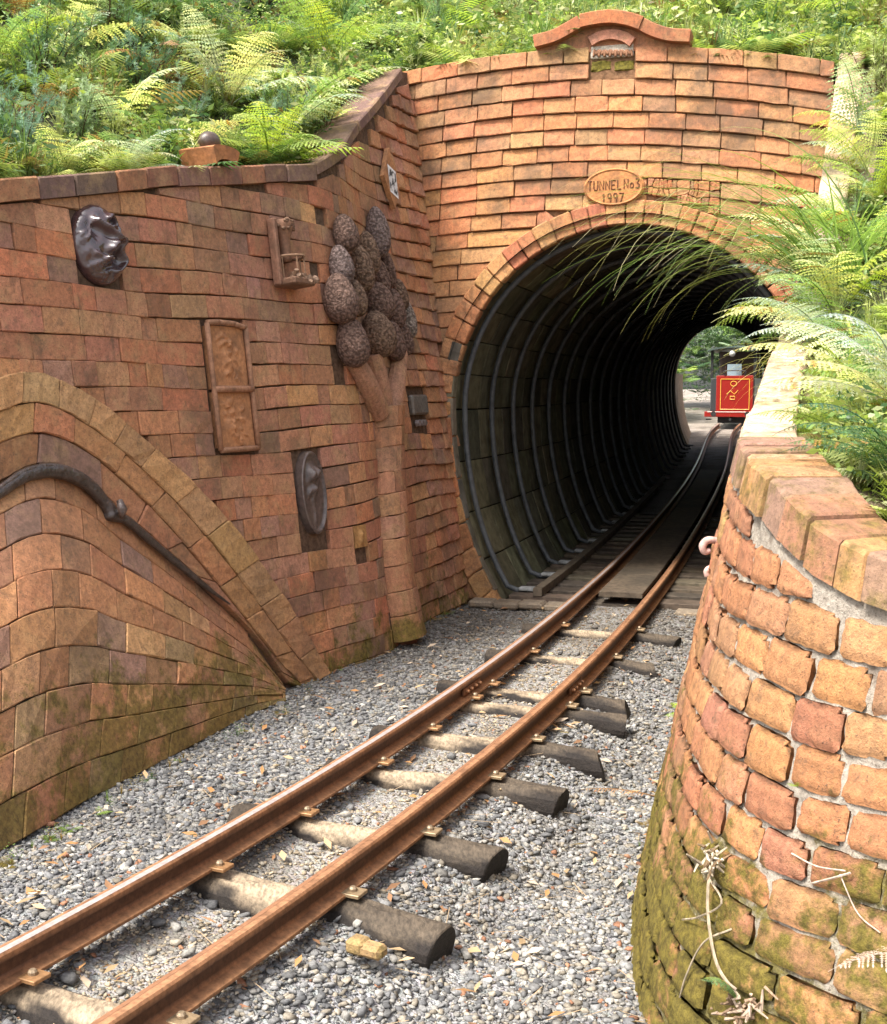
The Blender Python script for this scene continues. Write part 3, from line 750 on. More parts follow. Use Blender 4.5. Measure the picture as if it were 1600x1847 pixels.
# ------------------------------------------------------------------ right wall
LR = .16
rp = [(2600, 1.8), (2000, 2.02), (1750, 2.16), (1600, 2.29), (1500, 2.41), (1408, 2.60), (1354, 2.88), (1330, 3.32), (1345, 4.15), (1386, 5.3), (1446, 6.4), (1486, 7.32)]
RWp = spline([XP(u, Y, 1.1)[:2] for u, Y in rp], 40); RU = arclen(RWp)
tr_ = np.gradient(RWp, axis=0); tr_ /= np.linalg.norm(tr_, axis=1)[:, None]; RN = np.stack([-tr_[:, 1], tr_[:, 0]], 1)
for _ in range(20): RN[1:-1] = (RN[:-2] + RN[1:-1] * 2 + RN[2:]) / 4
RN /= np.linalg.norm(RN, axis=1)[:, None]
def surfR(u, z, off=0.0):
    u = np.asarray(u, float); z = np.asarray(z, float)
    g = lambda a: np.interp(u, RU, a); o = np.asarray(off) - .20 * (np.clip(z, -.4, 1.3) - 1.1)
    return np.stack([g(RWp[:, 0]) + g(RN[:, 0]) * o, g(RWp[:, 1]) + g(RN[:, 1]) * o, z + 0 * o], -1)
UR = RU[np.arange(len(rp)) * 40]
# u decreases towards the near end; coping top heights
ztR_u = UR; ztR_z = np.array([.96, .985, 1.005, 1.03, 1.07, 1.145, 1.19, 1.21, 1.295, 1.53, 2.12, 3.28])
def ztopR(u): return np.interp(u, ztR_u, ztR_z)
PALR = np.array([(.44, .195, .075), (.40, .165, .07), (.37, .145, .075), (.45, .225, .09), (.41, .19, .095)])
mb = MB(); chr_ = .088; z = -.22; row = 0
def zr(u, z): return z + .012 * math.sin(u * 2.7 + z * 2) + .006 * math.sin(u * 9 + z * 5)
while z < 3.3:
    u = R(0, .15)
    while u < RU[-1] - .02:
        L = R(.10, .165); e = min(u + L, RU[-1]); g = R(.0022, .0045); gz = R(.0025, .0045)
        q = np.array([(u + g, zr(u, z) + gz), (e - g, zr(e, z) + gz), (e - g, zr(e, z + chr_) - gz), (u + g, zr(u, z + chr_) - gz)]); q[:, 1] += rng.normal(0, .0022, 4)
        q[2, 1] = min(q[2, 1], ztopR(e) - .115); q[3, 1] = min(q[3, 1], ztopR(u) - .115)
        if q[2, 1] > q[1, 1] + .02 and q[3, 1] > q[0, 1] + .02:
            near = u < UR[8]
            brick(mb, surfR, q, .016 + R(-.005, .006), bcol(PALR, [3, 3, 2, 2, 2], .1), bev=.0105, nu=7 if near else 2, nv=5 if near else 2, rough=.0013, back=-.03, rnd=1.1, tilt=(R(-.006, .006), R(-.008, .004)))
        u = e
    z += chr_; row += 1
wallR = thing('curved_wall', 'near rounded wall of rough orange bricks with pale mortar and moss, right of the track', 'wall')
mb.build('brick_face', M_brickR, wallR, smooth=True)
mb = MB(); us = np.linspace(0, RU[-1], 200); Ug, Tg = np.meshgrid(us, np.linspace(0, 1, 60), indexing='ij'); ZZ = -.3 + Tg * (ztopR(Ug) - .05 + .3)
offn = .002 + .006 * noise2(Ug, ZZ, 30) + .004 * noise2(Ug, ZZ, 75, 3) + .012 * np.clip((ZZ - ztopR(Ug) + .2) / .12, 0, 1)
mb.grid(surfR(Ug, ZZ, offn), (.40, .36, .30)); 
mb.grid(np.stack([surfR(us, ztopR(us) - .05, np.zeros(200)), surfR(us, ztopR(us) - .05, np.full(200, -.25)), surfR(us, ztopR(us) - .9, np.full(200, -.3))], 1), (.4, .3, .2))
mb.build('mortar_bed', M_mortW, wallR, smooth=True)
coping(surfR, ztopR, .2, UR[7] - .05, .088, .092, .028, .14, lambda: bcol(np.array([(.37, .17, .09), (.26, .15, .105), (.45, .21, .085), (.42, .23, .13)]), [3, 3, 2, 1], .1), M_copR, wallR, gap=.002, name='near_coping', jit=.007)
coping(surfR, ztopR, UR[7] - .05, RU[-1], .3, .105, .015, .125, lambda: bcol(np.array([(.62, .44, .30), (.68, .52, .38), (.58, .38, .24)]), [2, 2, 1], .05), M_copR, wallR, gap=.002, name='pale_coping')

# ------------------------------------------------------------------ ground
def xl(Y): return np.interp(Y, [p[1] for p in reversed([*map(lambda q: G(*q), [(840, 1082), (748, 1122), (690, 1166), (590, 1200), (518, 1262), (390, 1322), (260, 1391), (150, 1448), (0, 1537), (-190, 1640)])])][::-1] if False else LBy, LBx)
LBp = np.array([G(*q) for q in [(-190, 1640), (0, 1537), (150, 1448), (260, 1391), (390, 1322), (518, 1262), (590, 1200), (690, 1166), (748, 1122), (840, 1082)]]); LBy = LBp[:, 1]; LBx = LBp[:, 0]
RBp = surfR(RU, np.full(RU.shape, -.05), np.zeros(RU.shape)); kk = np.argmin(RBp[:, 1] * 0 + np.abs(RU - UR[5])); RBy = RBp[kk:, 1]; RBx = RBp[kk:, 0]
def xr(Y): return np.interp(Y, RBy, RBx)
def zg(x, y):
    x = np.asarray(x, float); y = np.asarray(y, float); lat = (x - cx(np.clip(y, 1.2, 26)))
    z = -.012 + .012 * noise2(x, y, 3.1) + .005 * noise2(x, y, 11, 2) + rise(np.clip(y, 0, 40))
    z = z - .095 * np.clip((lat - .33) / .3, 0, 1) * np.clip((7.2 - y) / 2.5, 0, 1)
    z = z - .022 * np.clip((.2 - np.abs(lat)) / .05, 0, 1) * np.clip((5.5 - y) / 2, 0, 1)
    z = z - .025 * np.clip((-lat - .3) / .3, 0, 1)
    return z
gxs = np.concatenate([np.linspace(-40, -3, 12), np.linspace(-2.6, 3.2, 90), np.linspace(3.6, 40, 12)]); gys = np.concatenate([[-30, -10, -3, 0], np.linspace(1, 9, 120), np.linspace(9.2, 30, 50), [35, 45, 70]])
X, Y = np.meshgrid(gxs, gys, indexing='ij'); Z = zg(X, Y)
lat = np.abs(X - cx(np.clip(Y, 1.2, 26))); tan_ = np.clip(1 - np.abs(lat) / .3, 0, 1)[..., None]
colg = np.array([.20, .195, .185]) * (1 - tan_) + np.array([.25, .205, .15]) * tan_
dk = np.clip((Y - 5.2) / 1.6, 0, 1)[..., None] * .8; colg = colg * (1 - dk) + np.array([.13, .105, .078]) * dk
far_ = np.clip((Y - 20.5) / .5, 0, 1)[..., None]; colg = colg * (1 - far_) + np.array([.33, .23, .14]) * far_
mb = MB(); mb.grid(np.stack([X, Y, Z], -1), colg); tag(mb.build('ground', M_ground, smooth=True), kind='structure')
# gravel
def ico():
    p = (1 + 5 ** .5) / 2
    V = np.array([(-1, p, 0), (1, p, 0), (-1, -p, 0), (1, -p, 0), (0, -1, p), (0, 1, p), (0, -1, -p), (0, 1, -p), (p, 0, -1), (p, 0, 1), (-p, 0, -1), (-p, 0, 1)], float); V /= np.linalg.norm(V[0])
    T = np.array([(0, 11, 5), (0, 5, 1), (0, 1, 7), (0, 7, 10), (0, 10, 11), (1, 5, 9), (5, 11, 4), (11, 10, 2), (10, 7, 6), (7, 1, 8), (3, 9, 4), (3, 4, 2), (3, 2, 6), (3, 6, 8), (3, 8, 9), (4, 9, 5), (2, 4, 11), (6, 2, 10), (8, 6, 7), (9, 8, 1)])
    return V, T
IV, IT = ico()
def rotm(n):
    q = rng.normal(size=(n, 4)); q /= np.linalg.norm(q, axis=1)[:, None]; w, x, y, z = q.T
    return np.stack([np.stack([1 - 2 * (y * y + z * z), 2 * (x * y - z * w), 2 * (x * z + y * w)], 1), np.stack([2 * (x * y + z * w), 1 - 2 * (x * x + z * z), 2 * (y * z - x * w)], 1), np.stack([2 * (x * z - y * w), 2 * (y * z + x * w), 1 - 2 * (x * x + y * y)], 1)], 1)
def scatter(n, Y0, Y1, rmin, rmax, pw, pal, w, sink=.3, flat=.62, latmin=None, latmax=None):
    y = Y0 * (Y1 / Y0) ** rng.random(n * 2); a, b = xl(y) - .12, xr(y) + .06; x = a + (b - a) * rng.random(n * 2)
    lt = x - cx(np.clip(y, 1.2, 26)); ok = b > a
    if latmin is not None: ok &= lt > latmin
    if latmax is not None: ok &= lt < latmax
    x, y = x[ok][:n], y[ok][:n]; n = len(x)
    r = rmin + (rmax - rmin) * rng.random(n) ** pw
    Rm = rotm(n); base = IV[None] * (1 + rng.normal(0, .27, (n, 12, 1))); sc = np.stack([rng.uniform(.8, 1.35, n), rng.uniform(.7, 1.1, n), rng.uniform(.45, .8, n)], 1)
    V = np.einsum('nij,nkj->nki', Rm, base * sc[:, None]) * r[:, None, None]; V[:, :, 2] *= flat
    V[:, :, 0] += x[:, None]; V[:, :, 1] += y[:, None]; V[:, :, 2] += (zg(x, y) + r * sink)[:, None]
    ci = rng.choice(len(pal), n, p=np.array(w) / sum(w)); C = np.asarray(pal)[ci] * rng.uniform(.5, 1.2, (n, 1)) * (1 + .22 * noise2(x, y, 2.6, 5))[:, None] * np.array([1.03, 1.0, .95])
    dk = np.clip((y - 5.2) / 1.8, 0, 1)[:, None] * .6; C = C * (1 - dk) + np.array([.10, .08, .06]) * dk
    T = (IT[None] + (np.arange(n) * 12)[:, None, None]).reshape(-1, 3)
    return V.reshape(-1, 3), T, np.repeat(C, 12, 0)
GP = [(.21, .21, .212), (.13, .132, .138), (.29, .28, .262), (.27, .24, .195), (.42, .41, .38), (.30, .15, .09)]
TP = [(.32, .265, .19), (.24, .205, .16), (.38, .31, .22), (.2, .185, .17), (.48, .42, .33), (.36, .19, .11)]
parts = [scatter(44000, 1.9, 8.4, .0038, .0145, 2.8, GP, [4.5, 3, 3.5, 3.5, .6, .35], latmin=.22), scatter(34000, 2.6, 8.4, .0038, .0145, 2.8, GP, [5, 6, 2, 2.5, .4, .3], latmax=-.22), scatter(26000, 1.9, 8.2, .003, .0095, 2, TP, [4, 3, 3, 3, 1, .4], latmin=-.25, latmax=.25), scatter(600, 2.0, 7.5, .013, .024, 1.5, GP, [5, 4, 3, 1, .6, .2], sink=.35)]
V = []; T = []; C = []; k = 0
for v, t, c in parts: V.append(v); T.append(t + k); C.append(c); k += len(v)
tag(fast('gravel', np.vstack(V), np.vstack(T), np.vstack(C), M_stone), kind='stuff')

# ------------------------------------------------------------------ track
GAU = .381 / 2 + .016
prof = np.array([(-.036, 0), (.036, 0), (.036, .008), (.010, .016), (.0045, .025), (.0045, .052), (.0185, .059), (.019, .074), (.015, .080), (-.015, .080), (-.019, .074), (-.0185, .059), (-.0045, .052), (-.0045, .025), (-.010, .016), (-.036, .008)])
RCOL = np.array([(.2, .09, .04)] * 2 + [(.36, .175, .08), (.27, .12, .055), (.10, .045, .024), (.085, .038, .02), (.12, .055, .028), (.34, .16, .075), (.36, .18, .09), (.36, .18, .09), (.3, .16, .08), (.12, .055, .028), (.085, .038, .02), (.10, .045, .024), (.27, .12, .055), (.36, .175, .08)])  # web darkened: deep rust plus the shade under the head, in colour
RZ = .037
sEnd = s_of((cx(24.2), 24.2)); ssr = np.concatenate([np.linspace(.3, sP + 1, 120), np.linspace(sP + 1.1, sEnd, 90)])
rails = {}
for sg, lab in ((-1, 'rusty rail farther from the curved wall, worn shiny on top'), (1, 'rusty rail nearer the curved wall, orange-brown web')):
    root = thing('rail', lab, 'rail', group='the two running rails'); rails[sg] = root
    mb = MB(); rows = []
    for s in ssr:
        c = tp(s, sg * GAU, RZ); n = np.append(pnor(s), 0); rows.append([c + n * a + np.array([0, 0, b]) for a, b in prof])
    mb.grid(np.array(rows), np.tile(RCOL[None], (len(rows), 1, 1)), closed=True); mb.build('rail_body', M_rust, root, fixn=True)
    mb = MB(); rows = []
    for s in ssr:
        c = tp(s, sg * GAU, RZ); n = np.append(pnor(s), 0)
        w = (-.004, .0148) if sg < 0 else (-.0145, -.003)
        rows.append([c + n * w[0] + np.array([0, 0, .0806]), c + n * (w[0] + w[1]) / 2 + np.array([0, 0, .0811]), c + n * w[1] + np.array([0, 0, .0806])])
    mb.grid(np.array(rows), (.55, .46, .43) if sg < 0 else (.40, .2, .11)); mb.build('running_surface', M_steel, root, smooth=True)
    # fishplate
    sj = s_of(G(858, 1240, .07)) if sg < 0 else s_of(G(1040, 1240, .07))
    fp = MB(); a = np.append(ptan(sj), 0); n = np.append(pnor(sj), 0)
    c = tp(sj, sg * GAU, RZ + .038) + n * .012; fp.box(c, [a, n, [0, 0, 1]], [.11, .005, .015], (.2, .085, .038), .002); f_ = fp.build('fishplate', M_rust, root)
    for d in (-.08, -.03, .03, .08):
        b_ = MB(); b_.tube([c + a * d, c + a * d + n * .012, c + a * d + n * .020], [.009, .009, .006], (.27, .12, .05), 6); b_.build('bolt', M_rust, f_)
# sleepers
R_clip = [(313, 1840), (637, 1612), (775, 1503), (897, 1404), (972, 1335), (1036, 1276), (1054, 1250), (1103, 1187), (1142, 1137)]
lab = ['pale split log sleeper at the bottom left corner, nearest the camera', 'thick dark log sleeper with a notched end and pale knot, above the yellow brick piece', 'dark log sleeper with clean round end, third from the camera, pale top between rails', 'log sleeper with mottled top, between the clean round ended one and the blackest one', 'blackest log sleeper, drooping end with sawn face, left of the green sprig', 'front log of the close pair of sleepers, grey ring round its end', 'rear log of the close pair of sleepers, brown and half buried', 'grey log sleeper with a cylinder end standing alone past the close pair', 'last round log sleeper before the tunnel planks, almost buried']
rad = [.064, .074, .064, .064, .064, .055, .05, .05, .05]; ext = [.3, .31, .25, .27, .29, .27, .24, .24, .25]
sl_s = []
for i, p in enumerate(R_clip):
    s0 = s_of(G(*p, .04)); sl_s.append(s0); r = rad[i]
    root = thing('sleeper', lab[i], 'sleeper', group='round log sleepers'); n = np.append(pnor(s0), 0); a = np.append(ptan(s0), 0); yaw = R(-.07, .07) if i else 0
    n2 = n * math.cos(yaw) + a * math.sin(yaw); a2 = np.cross([0, 0, 1], n2)
    mb = MB(); L0, L1 = -GAU - R(.15, .22), GAU + ext[i]; lats = np.concatenate([[L0, L0 + .004, L0 + .015], np.linspace(L0 + .03, -GAU - .04, 5), np.linspace(-GAU + .01, GAU - .01, 12), np.linspace(GAU + .04, L1 - .03, 6), [L1 - .012, L1 - .003, L1]])
    rows = []; cols = []; m = 22; slant, slan2 = R(-.35, .3), R(-.3, .3)
    for la in lats:
        lim = 1.0
        if la < L0 + .016: lim = [.9, .97, 1][min(2, int((la - L0) / .006))]
        if la > L1 - .013: lim = [1, .97, .92][0 if la < L1 - .01 else (1 if la < L1 - .001 else 2)]
        c = tp(s0, 0, 0) + n2 * la; c[2] = float(rise(c[1])) + .036 - r - (.013 if abs(la) < GAU else 0) + .0 - max(0, la - GAU) * .05
        th = np.arange(m) * 2 * PI / m; rad_ = r * lim * (1 + .035 * np.sin(3 * th + la * 9 + i) + .02 * np.sin(7 * th + la * 23) + rng.normal(0, .006, m)) * (1 + .06 * math.sin(la * 5 + i * 2))
        pr = c + np.cos(th)[:, None] * rad_[:, None] * a2 + np.sin(th)[:, None] * rad_[:, None] * np.array([0, 0, 1.0]); top = c[2] + r * .93
        pr[:, 2] = np.minimum(pr[:, 2], top + .004 * np.sin(th * 5 + la * 30)); rows.append(pr)
        if la > L1 - .03: rows[-1] = rows[-1] + n2 * (slant * (rows[-1][:, 2:3] - c[2]) + slan2 * ((rows[-1] - c) @ a2)[:, None])
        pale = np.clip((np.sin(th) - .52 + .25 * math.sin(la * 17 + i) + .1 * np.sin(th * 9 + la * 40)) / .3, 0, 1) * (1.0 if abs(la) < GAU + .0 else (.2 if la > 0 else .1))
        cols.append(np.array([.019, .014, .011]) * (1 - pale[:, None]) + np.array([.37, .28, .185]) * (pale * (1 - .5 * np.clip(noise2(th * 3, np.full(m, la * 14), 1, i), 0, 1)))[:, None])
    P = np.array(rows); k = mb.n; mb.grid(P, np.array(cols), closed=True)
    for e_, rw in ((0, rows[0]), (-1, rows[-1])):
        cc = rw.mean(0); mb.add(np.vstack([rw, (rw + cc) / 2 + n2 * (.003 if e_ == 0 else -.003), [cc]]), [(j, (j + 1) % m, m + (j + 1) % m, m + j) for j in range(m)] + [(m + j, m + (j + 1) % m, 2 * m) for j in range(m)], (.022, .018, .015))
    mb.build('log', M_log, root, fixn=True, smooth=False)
    for sg in (-1, 1):
        cm = MB(); c = tp(s0, sg * GAU + .044, .044); cm.box(c, [n, a, [0, 0, 1]], [.03, .026, .005], (.30, .21, .12) if sg > 0 else (.32, .17, .075), .0015); cl = cm.build('clip', M_plate, root)
        bm_ = MB(); bm_.tube([c, c + [0, 0, .012], c + [0, 0, .017]], [.011, .011, .007], (.26, .19, .12), 8); bm_.build('bolt', M_plate, cl)
    if i == 1:
        c = tp(s0, GAU + ext[i] * .66, 0) - a * r * .97 + np.array([0, 0, -.03]); km = MB(); km.tube([c + a * .01, c - a * .006, c - a * .012], [.012, .012, .006], (.6, .5, .45), 10); km.tube([c - a * .012 , c + np.array([0, 0, -.02]) - a * .01 - n * .01, c + np.array([0, 0, -.034]) - a * .008 - n * .018], .003, (.6, .5, .45), 5); km.build('knot', M_white, root)
# tunnel planks
ordn = ['first', 'second', 'third', 'fourth', 'fifth', 'sixth', 'seventh', 'eighth', 'ninth', 'tenth', 'eleventh', 'twelfth', 'thirteenth', 'fourteenth', 'fifteenth', 'sixteenth', 'seventeenth', 'eighteenth']
sA = sP + .02
for i in range(18):
    s0 = sA + .06 + i * .27; mb = MB(); n = np.append(pnor(s0), 0); a = np.append(ptan(s0), 0); c = tp(s0, 0, .008 + R(-.003, .003))
    for side in ((-.72, -.18), (.18, .72)):
        mb.box(c + n * (side[0] + side[1]) / 2, [n, a, [0, 0, 1]], [abs(side[1] - side[0]) / 2, .085 + R(-.02, .01), .022], bcol(np.array([(.095, .07, .048), (.075, .056, .04), (.11, .085, .06)]), [1, 1, 1], .1), .004)
    mb.box(c - np.array([0, 0, .01]), [n, a, [0, 0, 1]], [.2, .08, .012], (.1, .08, .06), .003)
    tag(mb.build('sleeper_plank', M_plank), f'flat brown plank sleeper, {ordn[i]} one in from the tunnel mouth', 'sleeper', 'flat plank sleepers inside the tunnel')
def longbar(name, lat, w, h, z, s0, s1, col, label):
    mb = MB(); rows = []
    for s in np.linspace(s0, s1, 40):
        c = tp(s, lat, z); n = np.append(pnor(s), 0); rows.append([c + n * w * x + np.array([0, 0, h * y]) for x, y in ((-1, 0), (1, 0), (1, .92), (.94, 1), (-.94, 1), (-1, .92))])
    P = np.array(rows); k = mb.n; mb.grid(P, col, closed=True); mb.f.append(tuple(k + j for j in range(6))); mb.f.append(tuple(k + 39 * 6 + j for j in range(6)))
    return tag(mb.build(name, M_plank, fixn=True), label, 'timber')
longbar('longitudinal_timber', -.53, .028, .05, .031, sA - .02, sP + 8, (.13, .10, .07), 'thin dark timber along the tunnel floor below the hoops')
longbar('longitudinal_timber', .60, .028, .045, .031, sA + .06, sP + 8, (.14, .11, .08), 'thin dark timber along the tunnel floor beside the curved wall')
longbar('walkway_board', 0, .135, .03, .055, sA - .05, sP + 9, (.115, .085, .058), 'wide brown walkway board between the rails inside the tunnel')
mb = MB(); c = tp(sP - .12, -.62, -.01)
for la in np.arange(-.85, .95, .16):
    if abs(la) > .3: mb.box(tp(sP - .13, la, .0 + R(-.01, .006)), [np.append(pnor(sP), 0), np.append(ptan(sP), 0), [0, 0, 1]], [.08, .06 + R(0, .02), .022], np.array([.24, .2, .15]) * R(.8, 1.2), .012)
tag(mb.build('concrete_sill', M_sill), 'crumbling pale concrete sill across the foot of the tunnel mouth', 'sill')

# ------------------------------------------------------------------ sculptures on the left wall
def field(name, mat, parent, cu, cz, a, b, hf, n=40, m=56, rmax=1.0, col=(.05, .04, .04), colf=None, back=-.03, square=False, smooth=True):
    """a relief: height field over an ellipse (or rectangle) lying on the left wall"""
    mb = MB(); p, ea, eb, en = basisL(cu, cz)
    if square:
        xs = np.linspace(-1, 1, n); ys = np.linspace(-1, 1, m); X_, Y_ = np.meshgrid(xs, ys, indexing='ij')
    else:
        r = np.linspace(0, 1, n) ** .8; t = np.linspace(0, 2 * PI, m, endpoint=False); Rr, T_ = np.meshgrid(r, t, indexing='ij'); X_, Y_ = Rr * np.cos(T_), Rr * np.sin(T_)
    Hh = hf(X_, Y_)
    P = p + ea * (X_ * a)[..., None] + eb * (Y_ * b)[..., None] + en * Hh[..., None]
    c = np.broadcast_to(np.asarray(col, float), P.shape).copy()
    if colf is not None: c = colf(X_, Y_, Hh)
    if square:
        mb.grid(P, c)
        ring = [(i, 0) for i in range(n)] + [(n - 1, j) for j in range(1, m)] + [(i, m - 1) for i in range(n - 2, -1, -1)] + [(0, j) for j in range(m - 2, 0, -1)]
        A_ = np.array([P[i, j] for i, j in ring] + [P[0, 0]]); B_ = A_ - en * .05; mb.grid(np.stack([A_, B_], 1), tuple(np.asarray(col)))
    else:
        mb.grid(P, c, closed=True); A_ = P[-1]; A2 = np.vstack([A_, A_[:1]]); mb.grid(np.stack([A2, A2 - en * (Hh[-1].mean() - back)], 1), tuple(np.asarray(col)))
    return mb.build(name, mat, parent, smooth=smooth, fixn=True)
def gs(x, y, cx_, cy_, sx, sy, rot=0.0):
    c, s = math.cos(rot), math.sin(rot); X_ = (x - cx_) * c + (y - cy_) * s; Y_ = -(x - cx_) * s + (y - cy_) * c
    return np.exp(-(X_ / sx) ** 2 - (Y_ / sy) ** 2)
def seg(x, y, pts, w):
    out = np.zeros_like(x)
    pts = spline(pts, 6)
    for p in pts: out = np.maximum(out, np.exp(-((x - p[0]) ** 2 + (y - p[1]) ** 2) / w ** 2))
    return out
# glazed face mask
fu, fz = (H_face[0] + H_face[1]) / 2, (H_face[2] + H_face[3]) / 2
def face_h(x, y):
    r2 = np.clip(1 - x ** 2 - y ** 2, 0, 1); h = .075 * np.sqrt(r2) + .012
    h = h - .028 * gs(x, y, -.52, .34, .26, .2) - .024 * gs(x, y, .38, .5, .22, .16)
    for k in range(5):
        a = -.9 + k * .45; h = h + .014 * seg(x, y, [(-.5 + .1 * math.cos(PI + a), .34 + .1 * math.sin(PI + a)), (-.5 + .4 * math.cos(PI + a), .34 + .34 * math.sin(PI + a))], .05)
        h = h + .013 * seg(x, y, [(-.2 + .12 * math.cos(-2 + a), -.42), (-.25 + .5 * math.cos(-2 + a * .7), -.42 + .42 * math.sin(-2 + a * .7))], .05)
    h = h + .05 * seg(x, y, [(-.42, .5), (-.1, .3), (.2, .12), (.4, .08)], .10) + .05 * gs(x, y, .05, -.05, .16, .12) + .03 * gs(x, y, -.1, -.18, .12, .09)
    h = h + .03 * seg(x, y, [(.1, .62), (.32, .72), (.5, .5), (.3, .44)], .06) - .035 * gs(x, y, .28, -.33, .17, .25) + .028 * seg(x, y, [(.55, .05), (.4, -.15), (.62, -.4), (.45, -.62), (.2, -.7)], .08)
    h = h + .018 * seg(x, y, [(-.55, -.3), (-.2, -.42), (.1, -.4)], .07) - .02 * gs(x, y, -.1, -.6, .25, .07, .3)
    return h
t = thing('face_mask', 'twisted dark glazed ceramic face set in a square hole of the left wall', 'mask')
field('face', M_glaze, t, fu + .01, fz + .01, (H_face[1] - H_face[0]) * .56, (H_face[3] - H_face[2]) * .52, lambda x, y: .02 + .95 * (face_h(x, y) - .02) + .005 * noise2(x, y, 7, 3), 52, 100, col=(.06, .032, .032))
# tall clay relief panel
pu, pz = (H_panel[0] + H_panel[1]) / 2, (H_panel[2] + H_panel[3]) / 2; pw, ph = (H_panel[1] - H_panel[0]) * .44, (H_panel[3] - H_panel[2]) / 2 * .97
t = thing('relief_panel', 'tall orange clay relief panel in two framed fields on the left wall', 'relief')
blob = [(R(-.6, .6), R(-.85, .85), R(.05, .16), R(.02, .08), R(-1.5, 1.5)) for _ in range(46)]
def pan_h(k):
    def f(x, y):
        h = .030 + 0 * x
        for i, (a, b, s1, s2, rt) in enumerate(blob):
            if i % 2 == k: h = h + .010 * gs(x, y, a, b, s1, s2 * 1.1, rt)
        if k == 1: h = h + .018 * gs(x, y, -.3, -.25, .22, .2, .5) + .012 * seg(x, y, [(-.25, -.5), (0, -.75), (.15, -.9)], .08)
        else: h = h + .016 * gs(x, y, -.1, -.15, .14, .3, .2) + .012 * seg(x, y, [(-.4, .4), (-.1, .5), (.2, .35)], .07)
        return h
    return f
for k, (c0, hh) in enumerate(((pz + ph * .46, ph * .50), (pz - ph * .52, ph * .44))): field('relief_field', M_clay, t, pu, c0, pw * .93, hh, pan_h(k), 40, 64, col=(.42, .19, .085), square=True)
mb = MB(); 
def lp(x, z, o): return surfL(np.array(pu + x), np.array(pz + z), np.array(o))
fr = [(-pw, -ph), (pw, -ph), (pw, ph * .95), (pw * .4, ph * 1.0), (-pw * .4, ph * 1.01), (-pw, ph * .99), (-pw, -ph)]
for a, b in zip(fr[:-1], fr[1:]): mb.tube([lp(a[0] * (1 - f) + b[0] * f, a[1] * (1 - f) + b[1] * f, .04) for f in np.linspace(0, 1, 5)], .0125, (.30, .15, .085), 8)
mb.tube([lp(x, -ph * .045, .043) for x in np.linspace(-pw, pw, 5)], .015, (.33, .16, .09), 8)
mb.build('frame', M_clay, t, smooth=True)
# oval medallion
ou, oz = (H_oval[0] + H_oval[1]) / 2 , (H_oval[2] + H_oval[3]) / 2 - .005
t = thing('oval_medallion', 'tall dark oval medallion with a raised rim low on the left wall', 'medallion')
lumps = [(R(-.4, .4), R(-.1, .55), R(.08, .2), R(.06, .16), R(-1, 1)) for _ in range(26)]
def ov_h(x, y):
    r = np.sqrt(x * x + y * y); h = .035 - .012 * np.clip(1 - r, 0, 1) + .014 * np.exp(-((r - .95) / .06) ** 2)
    for a, b, s1, s2, rt in lumps: h = h + .014 * gs(x, y, a, b, s1, s2, rt)
    return h + .01 * seg(x, y, [(-.1, -.2), (.05, -.45), (-.05, -.75)], .08)
field('disc', M_bronze, t, ou + .005, oz, (H_oval[1] - H_oval[0]) * .42, (H_oval[3] - H_oval[2]) * .475, ov_h, 34, 60, col=(.10, .07, .06))
# small balcony figure
bu, bz = (H_fig[0] + H_fig[1]) / 2, (H_fig[2] + H_fig[3]) / 2; bw, bh = (H_fig[1] - H_fig[0]) / 2, (H_fig[3] - H_fig[2]) / 2
t = thing('balcony_relief', 'small brown clay balcony with railing bars jutting from the left wall', 'relief')
p, ea, eb, en = basisL(bu, bz); cb = (.19, .10, .06)
mb = MB(); mb.box(p - ea * bw * .85 + en * .05, [ea, eb, en], [bw * .16, bh, .022], (.24, .12, .075), .006); mb.build('side_slab', M_clay, t)
mb = MB(); yy = np.linspace(1, -.25, 9); rr = np.array([.9, .95, .8, .62, .52, .5, .48, .5, .55]) * bw * .62
mb.tube([p + ea * bw * .12 + eb * bh * y + en * .045 for y in yy], rr, (.22, .11, .065), 14)
for k in range(26): 
    a = R(0, PI); c = p + ea * bw * (.12 + .6 * math.cos(a)) + eb * bh * R(.72, 1.02) + en * (.045 + .5 * bw * math.sin(a)); mb.tube([c - ea * .008, c + ea * .008 + eb * R(-.01, .01)], .008, (.16, .09, .055), 6)
mb.build('urn', M_clay, t, smooth=True)
mb = MB(); mb.box(p - eb * bh * .9 + en * .07 + ea * bw * .2, [ea, eb, en], [bw * .95, .018, .07], cb, .008)
for k in range(18): 
    c = p - eb * bh * R(.68, .86) + ea * bw * R(-.6, 1.1) + en * R(.09, .14); mb.tube([c, c + rng.normal(0, .012, 3)], .012, (.2, .12, .075), 6)
c = p - eb * bh * .82 + ea * bw * 1.2 + en * .13; mb.tube([c - ea * .02, c, c + ea * .02], [.012, .022, .014], (.24, .15, .1), 8)
mb.build('ledge', M_clay, t)
mb = MB(); arc = [(bw * (.2 + .85 * math.cos(a)), .03 + .1 * math.sin(a)) for a in np.linspace(PI, 0, 9)]
mb.tube([p + ea * x + en * o - eb * bh * (.12) for x, o in arc], .007, (.23, .13, .075), 6)
mb.build('rail_top', M_clay, t)
for x, o in arc[1::2]:
    mb = MB(); mb.tube([p + ea * x + en * o - eb * bh * .12, p + ea * x + en * o - eb * bh * .85], .0045, (.23, .13, .075), 6); mb.build('bar', M_clay, t)
